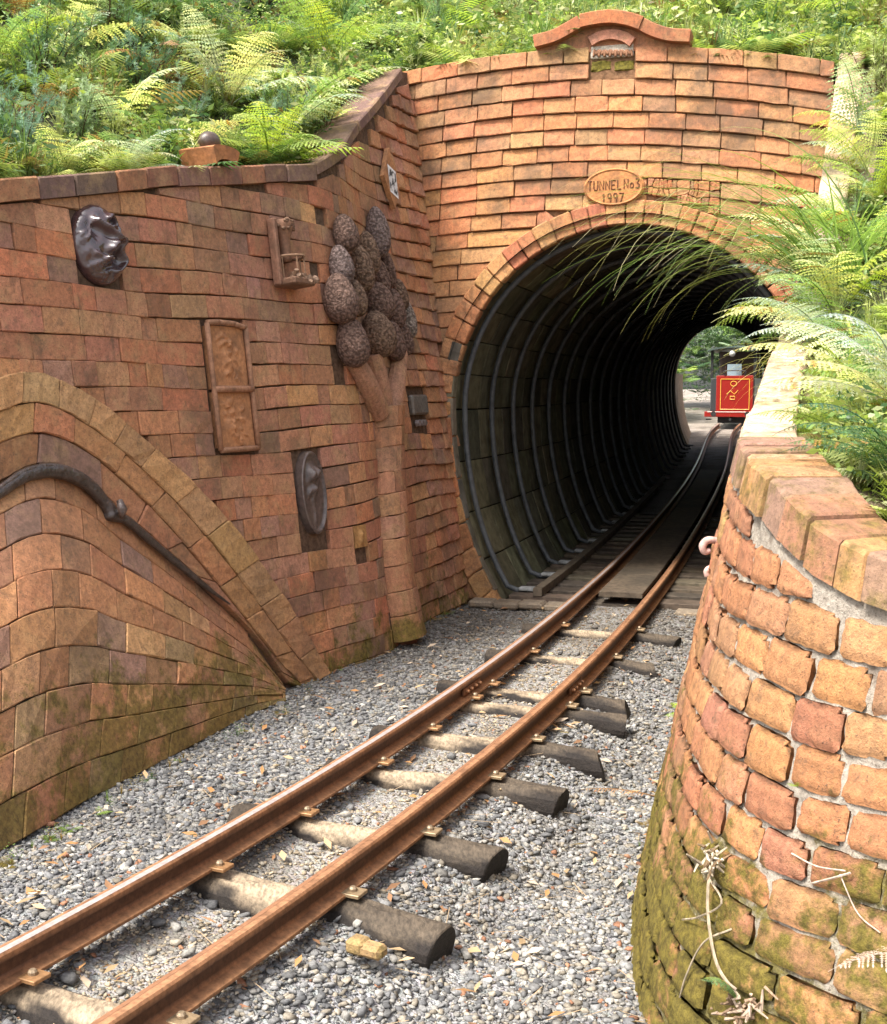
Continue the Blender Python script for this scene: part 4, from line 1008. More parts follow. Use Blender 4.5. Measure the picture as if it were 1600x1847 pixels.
# pod tree
t = thing('pod_tree', 'clay tree of lumpy brown pods on a trunk climbing the left wall', 'sculpture')
pods = [(345, 320, 90, 130, -15, 0), (595, 310, 85, 175, 0, 2), (530, 470, 75, 150, -15, 1), (320, 570, 85, 140, -10, 2), (475, 590, 80, 160, -15, 1), (300, 830, 118, 175, -10, 0), (440, 820, 72, 130, -10, 1), (590, 850, 105, 140, -25, 0), (645, 665, 58, 130, -10, 0), (705, 590, 48, 130, -15, 0), (740, 900, 72, 140, -10, 0), (800, 790, 52, 110, -15, 1), (390, 1160, 112, 180, -10, 0), (570, 1100, 122, 170, -30, 1), (735, 1150, 74, 140, -10, 0), (825, 1130, 58, 120, -15, 0), (865, 980, 52, 130, -10, 3)]
pcol = [(.27, .165, .125), (.31, .195, .13), (.30, .215, .19), (.42, .34, .28)]
for x, y, rx, ry, an, ci in pods:
    u_, z_ = hitL(520 + x / 4.296, 350 + y / 4.296); p, ea, eb, en = basisL(u_, z_); dep = p[1]
    rx_ = rx / 4.296 * dep / F * 1.16; ry_ = ry / 4.296 * dep / F * 1.1; an = math.radians(-an)
    ax = ea * math.cos(an) + eb * math.sin(an); ay = -ea * math.sin(an) + eb * math.cos(an)
    th = np.linspace(0, PI, 18); fi = np.arange(26) * 2 * PI / 26; rows = []
    for a in th:
        w = math.sin(a) ** .9 * (1 + .2 * math.cos(a)); rows.append([p + en * (.03 + rx_ * .6) + (ax * math.cos(f) * rx_ + en * math.sin(f) * rx_ * .95) * w * (1 + R(-.035, .035)) - ay * ry_ * math.cos(a) * (1 + R(-.02, .02)) for f in fi])
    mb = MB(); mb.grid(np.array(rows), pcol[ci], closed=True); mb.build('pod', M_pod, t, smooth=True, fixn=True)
mb = MB()
def wp(x, y, o): 
    u_, z_ = hitL(x, y); return surfL(np.array(u_), np.array(z_), np.array(o))
tk = spline([wp(680, 735, .03), wp(684, 800, .02), wp(690, 900, .02), wp(698, 1000, .02), wp(705, 1070, .03), wp(716, 1150, .04)], 8)
tr0 = np.interp(np.linspace(0, 1, len(tk)), [0, .3, .7, .92, 1], [.17, .15, .15, .155, .165])
TKL = arclen(tk)
def surfK(a_, v, off=0.0):
    a_ = np.asarray(a_, float); v = np.asarray(v, float); c = np.stack([np.interp(v, TKL, tk[:, j]) for j in range(3)], -1); r_ = np.interp(v, TKL, tr0) + np.asarray(off, float)
    nx = np.stack([np.sin(a_) * _en[0] + np.cos(a_) * _ea[0], np.sin(a_) * _en[1] + np.cos(a_) * _ea[1], np.sin(a_) * _en[2]], -1)
    return c + nx * r_[..., None]
_p, _ea, _eb, _en = basisL(*hitL(690, 900)); _en = -0.75 * _en * -1
v_ = 0.0
while v_ < TKL[-1] - .02:
    e_ = min(v_ + R(.09, .15), TKL[-1]); cuts = [-.15, R(.7, 1.2), R(1.7, 2.4), PI + .15]
    for a0_, a1_ in zip(cuts[:-1], cuts[1:]): brick(mb, surfK, [(a1_ - .008, v_ + .0012), (a0_ + .008, v_ + .0012), (a0_ + .008, e_ - .0012), (a1_ - .008, e_ - .0012)], R(-.003, .003), bcol(np.array([(.40, .185, .09), (.37, .16, .08), (.42, .2, .11)]), [1, 1, 1], .08), bev=.004, nu=5, nv=3, rough=.002, back=-.03)
    v_ = e_
for a, b in (((617, 640), (668, 745)), ((655, 640), (676, 740)), ((706, 640), (690, 745))):
    q = spline([wp(*a, .05), wp((a[0] + b[0]) / 2 , (a[1] + b[1]) / 2, .055), wp(*b, .045)], 7); mb.tube(q, np.linspace(.05, .062, len(q)), (.42, .21, .13), 14)
mb.build('trunk', M_brickL, t)
mb = MB(); q = wp(717, 1150, .03); pr = [(.0, .09, .10), (.0, .10, .095), (0, .105, .08), (0, .085, .06), (0, .08, -.03)]
mb.tube([np.array([q[0], q[1], h]) for _, r_, h in pr[::-1]], [r_ for _, r_, h in pr[::-1]], (.30, .12, .065), 18); mb.build('base_pot', M_clay, t, smooth=True)
# little things
t = thing('diamond_tile', 'orange diamond clay tile framing a small black and white picture near the wall corner', 'tile')
u_, z_ = hitL(691, 325); p, ea, eb, en = basisL(u_, z_); mb = MB(); hw_, hh_ = .125, .17
V = [p + ea * hw_ * x + eb * hh_ * y + en * o for o in (.03, .058) for x, y in ((0, 1.05), (.95, 0), (0, -1.05), (-.95, 0))]
mb.add(V, [(4, 7, 6, 5), (0, 1, 5, 4), (1, 2, 6, 5), (2, 3, 7, 6), (3, 0, 4, 7)], (.42, .2, .09)); mb.build('frame', M_clay, t, fixn=True)
mb = MB(); X_, Y_ = np.meshgrid(np.linspace(-.55, .6, 14), np.linspace(-.72, .45, 18), indexing='ij')
P = p + ea * (X_ * hw_ * .8)[..., None] + eb * ((Y_ - .18 * X_) * hh_ * .8)[..., None] + en * .061
ink = (noise2(X_, Y_, 6, 2) > .05)[..., None]; edge = (np.abs(X_ - .02) > .5)[..., None] | (np.abs(Y_ + .13) > .5)[..., None]
mb.grid(P, np.where(edge, .75, np.where(ink, .08, .6)) * np.ones(3)); mb.build('picture', M_white, t)
t = thing('clay_figure', 'tiny ochre clay figure in a small square niche left of the trunk', 'relief')
su, sz = (H_small[0] + H_small[1]) / 2, (H_small[2] + H_small[3]) / 2
field('figure', M_clay, t, su, sz, (H_small[1] - H_small[0]) * .42, (H_small[3] - H_small[2]) * .45, lambda x, y: .02 + .018 * gs(x, y, 0, .2, .3, .3) + .015 * gs(x, y, -.1, -.4, .25, .4, .3), 20, 28, col=(.36, .19, .07), square=True)
gu, gz_ = (H_grey[0] + H_grey[1]) / 2, (H_grey[2] + H_grey[3]) / 2
t = thing('grey_block', 'small weathered grey carved block between the trunk and the portal corner', 'block')
mb = MB(); p, ea, eb, en = basisL(gu, gz_ + .03); mb.box(p + en * .02, [ea, eb, en], [(H_grey[1] - H_grey[0]) * .42, .06, .02], (.16, .14, .12), .012); mb.build('upper_stone', M_bronze, t)
mb = MB(); p2 = p - eb * .11
for k in range(3): mb.tube([p2 + ea * (k - 1) * .05 + en * .015, p2 + ea * (k - 1) * .05 + en * .04], [.022, .017], (.2, .16, .15), 8)
mb.build('lower_knobs', M_bronze, t)
# glazed serpent along the arch
t = thing('glazed_serpent', 'glossy dark glazed serpent body lying under the big brick arch', 'sculpture')
spx = [(-60, 925), (0, 878), (40, 856), (90, 852), (140, 872), (178, 912), (190, 932), (215, 940), (260, 978), (320, 1028), (365, 1064), (402, 1090)]
sq_ = spline([wp(*q, .040) for q in spx], 10); ww = np.interp(np.linspace(0, 1, len(sq_)), [0, .15, .3, .45, .52, .56, .7, .85, 1], [.02, .026, .028, .024, .036, .020, .017, .014, .003])
mb = MB(); mb.tube(sq_, ww * (1 + .04 * np.sin(np.arange(len(sq_)) * .9)), (.06, .04, .032), 14); mb.build('body', M_wetclay, t, smooth=True)
mb = MB(); mb.tube(sq_[:62] + np.array([.006, -.006, .018]), np.clip(ww[:62] * .4, .004, .012), (.10, .065, .05), 8)
a = wp(184, 905, .09); b = wp(190, 938, .085); mb.tube([a, (a + b) / 2 + np.array([.01, -.01, 0]), b], [.012, .02, .008], (.12, .08, .065), 8); mb.build('fin', M_wetclay, t, smooth=True)
# saddle tile and stone on the wall top
u_, z_ = hitL(400, 300); zt_ = float(ztopL(u_)); p, ea, eb, en = basisL(u_, zt_); eb = np.array([0, 0, 1.0]); en = np.cross(ea, eb)
base = surfL(np.array(u_), np.array(zt_), np.array(-.07)); 
mb = MB(); th = np.linspace(PI * .97, PI * .03, 13); hwid = .095
def sec(o): return [base + ea * (hwid * .98 * math.cos(a)) * 1.0 + eb * (.078 + .02 * math.sin(a)) + en * o for a in th] + [base + ea * (hwid * .72 * math.cos(a)) + eb * (.004 + .034 * math.sin(a)) + en * o for a in th[::-1]]
rows = np.array([sec(.1), sec(-.1)]); n_ = rows.shape[1]; mb.grid(rows, (.40, .16, .065), closed=True)
for r_ in range(2):
    o_ = r_ * n_
    for j in range(12): mb.f.append((o_ + j, o_ + j + 1, o_ + n_ - 2 - j, o_ + n_ - 1 - j))
tag(mb.build('saddle_tile', M_clay, fixn=True), 'arched orange saddle tile resting on the coping of the left wall', 'tile')
mb = MB(); th = np.linspace(0, PI, 14); rows = [[base + eb * (.095 + .045 - .047 * math.cos(a) * -1 - .047 + .0) + (ea * math.cos(f) * .056 + en * math.sin(f) * .05) * math.sin(a) * (1 + R(-.03, .03)) + eb * .03 for f in np.arange(18) * 2 * PI / 18] for a in th]
mb.grid(np.array(rows), (.085, .055, .042), closed=True); tag(mb.build('round_stone', M_bronze, smooth=True, fixn=True), 'round brown stone sitting on the arched saddle tile', 'stone')
# pale clay fingers peeping round the curved wall
for (x, y), lab_ in (((1277, 985), 'pale pink curled clay knob jutting from the edge of the curved wall, upper one'), ((1280, 1032), 'small pale pink clay nub below the curled knob on the curved wall edge')):
    q = AT(x, y, 3.36); k_ = 1.0 if y < 1000 else .7
    mb = MB(); pts = [q + np.array([.035, 0, .012]), q + np.array([.0, -.008, .018 * k_]), q + np.array([-.016 * k_, -.01, .004]), q + np.array([-.012 * k_, -.01, -.014 * k_])]
    if k_ == 1: pts += [q + np.array([.004, -.006, -.012])]
    ps = spline(pts, 6); mb.tube(ps, np.interp(np.linspace(0, 1, len(ps)), [0, .5, 1], [.010, .011 * k_, .008]), (.52, .33, .28), 10)
    if k_ == 1: mb.tube(spline([q + np.array([.03, 0, -.02]), q + np.array([.012, -.005, -.05]), q + np.array([.02, -.003, -.075])], 6), .008, (.3, .14, .1), 8)
    tag(mb.build('pink_clay_ornament', M_clay, smooth=True), lab_, 'clay ornament')

# ------------------------------------------------------------------ banks
bl = []
for u_ in np.linspace(.25, TOPL[9, 0], 26):
    q = surfL(np.array(u_), np.array(float(ztopL(u_)) - .05), np.array(-.18)); nn_ = np.array([-np.interp(u_, LU, LNn[:, 0]), -np.interp(u_, LU, LNn[:, 1])]); bl.append((q, nn_, .72))
corner = []
for s in np.linspace(-1.35, SR + .05, 16):
    q = surfP(s, ztopP(s) - .1, -.2); f_ = (s + 1.35) / (SR + 1.4); d_ = np.array([-PF[0], -PF[1]]) + np.array([PE[0], PE[1]]) * (f_ * 1.1 - .5); d_ /= np.linalg.norm(d_); corner.append((q, d_, .46))
br = []
for u_ in np.linspace(RU[-1], .2, 30):
    q = surfR(np.array(u_), np.array(float(ztopR(u_)) - .07), np.array(-.19)); nn_ = np.array([-np.interp(u_, RU, RN[:, 0]), -np.interp(u_, RU, RN[:, 1])]) + np.array([.45, .1]); nn_ /= np.linalg.norm(nn_); br.append((q, nn_, .55))
allb = bl + corner + br
# smooth the outward directions along the edge
dirs = np.array([b[1] for b in allb]); slp = np.array([b[2] for b in allb])
for _ in range(6): dirs[1:-1] = (dirs[:-2] + dirs[1:-1] * 2 + dirs[2:]) / 4; slp[1:-1] = (slp[:-2] + slp[1:-1] * 2 + slp[2:]) / 4
dirs /= np.linalg.norm(dirs, axis=1)[:, None]
dist = np.array([0, .1, .25, .5, .85, 1.3, 1.9, 2.7, 3.8, 5.5, 8, 12])
BK = np.zeros((len(allb), len(dist), 3))
for i, (q, d_, s_) in enumerate(allb):
    for j, ds in enumerate(dist):
        x, y = q[0] + dirs[i, 0] * ds, q[1] + dirs[i, 1] * ds
        BK[i, j] = (x, y, q[2] + slp[i] * ds * (1 - .015 * ds) + (.05 * noise2(x, y, 2.2) + .03 * noise2(x, y, 6, 1)) * min(1, ds * 2.5))
NBL, NCO = len(bl), len(corner)
mb = MB(); mb.grid(BK, (.05, .05, .03)); tag(mb.build('hillside', M_soil, smooth=True, fixn=True), kind='structure')
def bank(i, ds):
    i = float(np.clip(i, 0, len(allb) - 1.001)); i0 = int(i); f = i - i0; j = np.interp(ds, dist, np.arange(len(dist))); j0 = min(int(j), len(dist) - 2); g = j - j0
    a = BK[i0, j0] * (1 - g) + BK[i0, j0 + 1] * g; b = BK[i0 + 1, j0] * (1 - g) + BK[i0 + 1, j0 + 1] * g
    return a * (1 - f) + b * f
# search table to put a plant where it shows
tabi, tabd = np.meshgrid(np.linspace(0, len(allb) - 1.01, 280), np.concatenate([np.linspace(0, 2, 60), np.linspace(2.1, 9, 60)]), indexing='ij')
tabp = np.array([[bank(a, b) for a, b in zip(ra, rb)] for ra, rb in zip(tabi, tabd)]).reshape(-1, 3)
dd = tabp - CAM; dep = dd[:, 1] * CP - dd[:, 2] * SP; okd = dep > .5
tabu = np.where(okd, 800 + F * dd[:, 0] / np.where(okd, dep, 1), -9e3); tabv = np.where(okd, 923.5 - F * (dd[:, 1] * SP + dd[:, 2] * CP) / np.where(okd, dep, 1), -9e3)
def site(u, v, side=None):
    e = (tabu - u) ** 2 + (tabv - v) ** 2 + .02 * dep
    if side is not None: e = e + np.where((side > 0) == (tabi.ravel() >= NBL + NCO - 3), 0, 1e7)
    return tabp[np.argmin(e)].copy()
# ------------------------------------------------------------------ plants
def frond_mesh(name, L, arch, droop, npin, wid, col, tipcol=None, leafm=None, lob=9, twist=.0):
    mb = MB(); t = np.linspace(0, 1, npin + 6)
    ang = arch - (arch + droop) * t ** 1.25
    dx = np.cos(ang); dz = np.sin(ang); x = np.concatenate([[0], np.cumsum((dx[1:] + dx[:-1]) / 2)]) * L / len(t); zz = np.concatenate([[0], np.cumsum((dz[1:] + dz[:-1]) / 2)]) * L / len(t)
    y = .04 * L * np.sin(t * 2.2 + twist * 3); C_ = np.stack([x, y, zz], 1)
    mb.tube(C_, np.linspace(.0032, .0008, len(t)) * (L / .6) ** .5, np.asarray(col) * .7, 4, cap=False)
    V = []; Fs = []; cc = []
    for i in range(4, len(t)):
        f = (t[i] - t[3]) / (1 - t[3]); l = wid * L * (math.sin(PI * min(1, f * .93 + .14)) ** .8) * (1 - .35 * f) * R(.92, 1.08)
        if l < .01: continue
        tg = C_[min(i + 1, len(t) - 1)] - C_[i - 1]; tg /= np.linalg.norm(tg)
        pc_ = np.asarray(col) * R(.78, 1.28) * np.array([R(.92, 1.15), 1, R(.85, 1.1)])
        if R(0, 1) < .05: pc_ = np.array([.30, .20, .08])
        for sd in (-1, 1):
            if R(0, 1) < .07: continue
            l = l * R(.8, 1.08)
            side = np.array([0, sd, 0.0]); up = np.cross(tg, side) * sd
            d0 = side * .9 + tg * .42; d0 /= np.linalg.norm(d0); nl = max(4, int(lob * (l / (wid * L)) ** .5)); dl_ = l / nl
            prev = C_[i]
            for k in range(nl):
                fk = (k + .5) / nl; dirk = d0 + np.array([0, 0, -1]) * (.10 + .5 * fk) * R(.2, 1.7) + side * R(-.1, .1) + tg * R(-.12, .12); dirk /= np.linalg.norm(dirk); nx = prev + dirk * dl_
                lw = .32 * L * wid * .5 * (1 - fk * .75) * .62
                if k == nl - 1:
                    perp = np.cross(dirk, up); perp /= np.linalg.norm(perp) + 1e-9; b0 = len(V); V += [prev - perp * .0025, prev + perp * .0025, nx]; Fs.append((b0, b0 + 1, b0 + 2)); cc += [np.asarray(col)] * 3
                else:
                    perp = np.cross(dirk, up); perp /= np.linalg.norm(perp) + 1e-9
                    for s2 in (-1, 1):
                        tipp = prev + dirk * dl_ * .95 + perp * s2 * lw + up * R(-.1, .12) * lw
                        b0 = len(V); V += [prev, prev + dirk * dl_ * .92, tipp]; Fs.append((b0, b0 + 1, b0 + 2)); c = pc_ * R(.8, 1.2)
                        cc += [c * .85, c, c * (1.12 if tipcol is None else 1) if tipcol is None else np.asarray(tipcol)]
                prev = nx
    mb.add(V, Fs, np.array(cc)); me_o = mb.build(name, leafm or M_leaf); me = me_o.data; bpy.data.objects.remove(me_o); return me
GRN = (.16, .27, .10); LIME = (.31, .43, .11); PALE = (.46, .54, .34); DEEP = (.07, .155, .075); BRN = (.34, .20, .09); SILV = (.48, .54, .40)  # PALE puts the glare on overexposed sunlit fronds into the leaf colour
FR = {k: [frond_mesh('frond', .62, R(.85, 1.25), R(.2, .75), 26, R(.20, .26), c, twist=R(-1, 1)) for _ in range(3)] for k, c in (('green', GRN), ('lime', LIME), ('pale', PALE), ('deep', DEEP), ('silver', SILV))}
FR['brown'] = [frond_mesh('frond', .55, 1.0, .9, 22, .2, BRN, leafm=M_dry) for _ in range(2)]
def fern(label, pos, kind, size, n, az0=None, spread=2 * PI, tilt=(-.25, .25), cat='fern', mix=None, group='ferns on the banks'):
    root = thing('fern', label, cat, group=group); root.location = pos
    for i in range(n):
        kd = mix if (mix and R(0, 1) < .3) else kind; o = bpy.data.objects.new('frond', random.choice(FR[kd])); COL.objects.link(o); o.parent = root
        a = (az0 if az0 is not None else 0) + (spread * (i / max(1, n) - .5 + R(-.04, .04)) if az0 is not None else 2 * PI * i / n + R(-.3, .3))
        o.rotation_euler = (R(-.35, .35), R(*tilt), a); k = (1.5 if pos[0] > 1.2 and pos[1] < 7 else 1.42) * size / .62 * R(.75, 1.15); o.scale = (k, k * R(.9, 1.15), k)
    return root
def sprig_template(kind):
    V = []; T = []; n = 0
    def tri(a, b, c): 
        V.extend([a, b, c]); T.append((len(V) - 3, len(V) - 2, len(V) - 1))
    if kind == 'needle':
        for st in range(6):
            az, tl_ = R(0, 2 * PI), R(.1, .8); d = np.array([math.cos(az) * math.sin(tl_), math.sin(az) * math.sin(tl_), math.cos(tl_)]); L = R(.5, 1.0); p0 = np.zeros(3)
            for k in range(20):
                f = k / 20; p = d * L * f + np.array([0, 0, -.15 * f * f]); a = R(0, 2 * PI); q = np.array([math.cos(a), math.sin(a), R(.1, .9)]) * R(.08, .2) * (1.1 - f * .6); w = np.cross(q, d); w = w / (np.linalg.norm(w) + 1e-9) * .011
                tri(p - w, p + w, p + q)
            w = np.array([.008, .008, 0]); tri(-w, w, d * L)
    elif kind == 'leafy':
        for k in range(44):
            az = R(0, 2 * PI); r = R(.05, .5); p = np.array([math.cos(az) * r, math.sin(az) * r, R(.1, .9)]); q = rng.normal(0, 1, 3); q[2] = q[2] * .4 - .2; q /= np.linalg.norm(q); w = np.cross(q, rng.normal(0, 1, 3)); w = w / np.linalg.norm(w) * .028; l = R(.08, .16)
            V.extend([p, p + q * l * .5 + w, p + q * l, p + q * l * .5 - w]); b0 = len(V) - 4; T.extend([(b0, b0 + 1, b0 + 2), (b0, b0 + 2, b0 + 3)])
    elif kind == 'grass':
        for k in range(22):
            az = R(0, 2 * PI); h = R(.5, 1.0); ln = R(.1, .5); d = np.array([math.cos(az), math.sin(az), 0]); w = np.array([-d[1], d[0], 0]) * .014
            p1 = d * ln * .25 + np.array([0, 0, h * .55]); p2 = d * ln * .9 + np.array([0, 0, h * .9]); V.extend([-w, w, p1 + w * .8, p1 - w * .8, p2]); b0 = len(V) - 5; T.extend([(b0, b0 + 1, b0 + 2), (b0, b0 + 2, b0 + 3), (b0 + 3, b0 + 2, b0 + 4)])
    else:  # small frond tuft
        for st in range(5):
            az = R(0, 2 * PI); d = np.array([math.cos(az), math.sin(az), 0]); sd_ = np.array([-d[1], d[0], 0]); L = R(.6, 1.0); el = R(.5, 1.2)
            for k in range(3, 16):
                f = k / 16; p = d * L * (f * math.cos(el * (1 - f))) + np.array([0, 0, L * (f * .75 - f * f * .45)]); l = .3 * math.sin(PI * (f * .85 + .12)) 
                for s2 in (-1, 1): 
                    tip = p + sd_ * s2 * l + d * .1 + np.array([0, 0, -l * .35]); tri(p, p + d * .05, tip)
    return np.array(V), np.array(T)
TPL = {k: [sprig_template(k) for _ in range(4)] for k in ('needle', 'leafy', 'grass', 'frondlet')}
def plant_mass(name, sites, mat):
    VV = []; TT = []; CC = []; k = 0
    for p, kd, sz, col in sites:
        v, t_ = random.choice(TPL[kd]); a = R(0, 2 * PI); c, s = math.cos(a), math.sin(a); v2 = v * sz
        v2 = np.stack([v2[:, 0] * c - v2[:, 1] * s, v2[:, 0] * s + v2[:, 1] * c, v2[:, 2]], 1) + p
        VV.append(v2); TT.append(t_ + k); k += len(v); cc = np.tile(col, (len(v), 1)); cc = cc * np.repeat(rng.uniform(.8, 1.2, (len(v) // 1, 1)), 1, 0)[:len(v)]; CC.append(cc)
    return fast(name, np.vstack(VV), np.vstack(TT), np.vstack(CC), mat)
UC = [GRN, LIME, PALE, DEEP, (.21, .29, .12), (.22, .17, .08), (.12, .21, .11), (.30, .37, .15)]
def mk_sites(i0, i1, n, dmax, smin, smax, kinds, kw, cw):
    out = []
    for _ in range(n):
        for _t in range(6):
            i = R(i0, i1); ds = .02 + dmax * R(0, 1) ** 1.5; p = bank(i, ds); nz_ = noise2(p[0], p[1] + p[2], 3.2, 4)
            if nz_ > -.25 or R(0, 1) < .12: break
        dd_ = np.linalg.norm(p - CAM)
        out.append((p + [0, 0, -.02], random.choices(kinds, kw)[0], R(smin, smax) * (1 + ds * .08) * (1.15 + .5 * nz_), np.array(random.choices(UC, cw)[0]) * R(.6, 1.2)))
    return out
S_l = mk_sites(2, NBL + 1, 4600, 5.5, .10, .27, ('needle', 'leafy', 'grass', 'frondlet'), (5, 2, 1, 3), (4, 2, 3, 3, 3, 1.2, 3, 1))
S_b = mk_sites(NBL, NBL + NCO, 3600, 8, .12, .34, ('needle', 'leafy', 'grass', 'frondlet'), (4, 2, 1.5, 4), (3, 3, 4, 2.5, 3, 1.2, 3, 3))
S_r = mk_sites(NBL + NCO, len(allb) - 1, 3200, 4.5, .07, .2, ('needle', 'leafy', 'grass', 'frondlet'), (3, 2, 2, 4), (3, 4, 4, 1.5, 3, .7, 1.5, 4))
tag(plant_mass('undergrowth', S_l + S_b + S_r, M_leaf), kind='stuff')
CAMD = math.pi * 1.5   # azimuth pointing at the camera (-y)
FL = [
    ('lime fern with bright upright fronds left of the portal top corner', 600, 120, 'lime', .62, 11, 'green', None),
    ('tall pale fern frond clump standing at the upper left edge', 125, 85, 'pale', .42, 7, 'green', None),
    ('yellow-green fern cut by the left edge of the picture', -10, 130, 'lime', .40, 8, None, None),
    ('silvery fern with spread fronds left of the saddle tile', 300, 285, 'silver', .34, 9, 'lime', None),
    ('lime fern standing upright above the glazed face', 215, 235, 'pale', .40, 7, 'lime', None),
    ('large shining fern behind the saddle tile and round stone', 410, 190, 'silver', .52, 10, 'pale', None),
    ('brown tipped fern between the shining fern and the yellow-green one', 300, 165, 'brown', .42, 6, None, None),
    ('drooping lime fern hanging over the coping right of the saddle tile', 475, 300, 'lime', .46, 5, None, (-.9, 1.6)),
    ('long pale fern reaching right towards the sloping coping', 520, 245, 'lime', .52, 6, 'pale', (.0, 1.8)),
    ('mid green fern at the very top edge above the saddle tile', 320, 60, 'green', .5, 9, 'pale', None),
    ('brown dying fern at the top left corner', 40, 50, 'brown', .42, 7, None, None),
    ('deep green fern near the dark gap left of the crest', 740, 45, 'deep', .6, 9, 'green', None),
    ('small green fern on the portal top left of the crest', 870, 55, 'green', .42, 8, 'pale', None),
    ('lime fern just right of the crest tiles', 1230, 60, 'lime', .5, 8, 'green', None),
    ('sunlit fern behind the right end of the portal top', 1370, 40, 'pale', .6, 9, 'lime', None),
    ('deep green fern beside the pale coping at the top', 1475, 70, 'deep', .34, 8, 'green', None),
    ('bright fern in the upper right corner of the picture', 1590, 60, 'lime', .62, 10, 'pale', None),
    ('sunlit fern drooping across the pale sloping coping', 1560, 250, 'lime', .40, 9, 'pale', None),
    ('yellow-green fern below the drooping one at the right edge', 1590, 380, 'lime', .40, 10, 'pale', None),
    ('large fern with sun glare in its pale colour arching over the pale coping above the locomotive', 1470, 560, 'pale', .42, 12, 'lime', None),
    ('tall green fern with dark stalk at the right edge above the drooping frond', 1560, 690, 'pale', .38, 9, 'green', None),
    ('pale broad frond drooping over the right edge above the dark frond', 1640, 740, 'silver', .33, 6, None, (-2.9, 1.6)),
    ('pale lime fern hanging over the curved wall coping just right of the tunnel exit', 1425, 590, 'lime', .44, 9, 'pale', (2.9, 2.6)),
    ('fern coloured whitish for sun glare over the coping beneath the tussock', 1480, 500, 'pale', .5, 10, 'silver', (3.0, 2.8)),
    ('pale fern arching left across the upper part of the pale coping', 1560, 320, 'pale', .34, 8, 'lime', (3.1, 2.6)),
    ('silvery fern below the glare-coloured one, beside the coping of the curved wall', 1500, 640, 'silver', .36, 9, 'green', (2.9, 3.0)),
    ('lime fern in front of the grey-green sprig at the right of the portal', 1450, 420, 'lime', .45, 9, 'pale', (3.1, 2.8)),
    ('fresh green fern at the far right, under the yellow-green one', 1590, 470, 'green', .42, 10, 'lime', None),
    ('low green fern in the shade behind the near coping', 1530, 800, 'green', .2, 8, 'pale', None),
    ('brown and green fern on the slope over the glazed face, topmost there', 170, 30, 'green', .5, 9, 'brown', None),
    ('small brown fern between feathery shrubs at the left of the slope', 60, 215, 'brown', .34, 6, 'green', None),
    ('pale fern at the top edge right of the yellow-green clumps', 540, 30, 'pale', .5, 8, 'lime', None),
    ('silvery fern spilling over the coping left of the saddle tile', 225, 322, 'silver', .27, 8, 'pale', (-.9, 2.6)),
    ('pale fern spilling over the coping above the left edge of the mask', 110, 325, 'pale', .30, 8, 'green', (-.9, 2.8)),
    ('dark blue-green frond hanging behind the near coping bricks', 1625, 850, 'deep', .25, 6, None, (-2.9, 1.7)),
]
for lb, u_, v_, kd, sz, n, mx, az in FL:
    side = 1 if (u_ > 1450 and v_ > 100) else (0 if u_ < 700 else None)
    p = site(u_, v_, side); 
    if az is None: fern(lb, p, kd, sz, n, mix=mx)
    else: fern(lb, p, kd, sz, n, az0=az[0], spread=az[1], mix=mx, tilt=(-.1, .35))
# feathery shrubs
def shrub_mesh(h, n, col, dens=26):
    mb = MB(); V = []; Fs = []; cc = []
    for b in range(n):
        az, tl_ = R(0, 2 * PI), R(.05, .65); d = np.array([math.cos(az) * math.sin(tl_), math.sin(az) * math.sin(tl_), math.cos(tl_)]); L = h * R(.6, 1.0)
        pts = [d * L * f + np.array([0, 0, .1 * L * f * (1 - f)]) + rng.normal(0, .01, 3) * f for f in np.linspace(0, 1, 7)]; mb.tube(pts, np.linspace(.004, .001, 7), (.09, .06, .03), 4, cap=False)
        for k in range(16):
            f = R(.2, 1); p = d * L * f; a = R(0, 2 * PI); e = d * .6 + np.array([math.cos(a), math.sin(a), R(-.1, .6)]) * .8; e /= np.linalg.norm(e); l = L * .3 * (1.15 - f * .6)
            c0 = np.asarray(col) * R(.7, 1.3)
            for q in range(dens):
                g = q / dens; pp = p + e * l * g + np.array([0, 0, -.15 * l * g * g]); w = rng.normal(0, 1, 3); w -= e * (w @ e) * .7; w /= np.linalg.norm(w); tp_ = pp + w * R(.012, .026) + e * .008; s_ = np.cross(w, e); s_ = s_ / (np.linalg.norm(s_) + 1e-9) * .0016
                b0 = len(V); V += [pp - s_, pp + s_, tp_]; Fs.append((b0, b0 + 1, b0 + 2)); cc += [c0, c0, c0 * 1.15]
    fo = MB(); fo.add(V, Fs, np.array(cc)); a = mb.build('stem', M_bark); b = fo.build('foliage', M_leaf); r = (a.data, b.data); bpy.data.objects.remove(a); bpy.data.objects.remove(b); return r
SH = [shrub_mesh(.42, 9, c) for c in ((.20, .31, .18), (.27, .37, .21), (.14, .25, .15), (.34, .43, .25))]
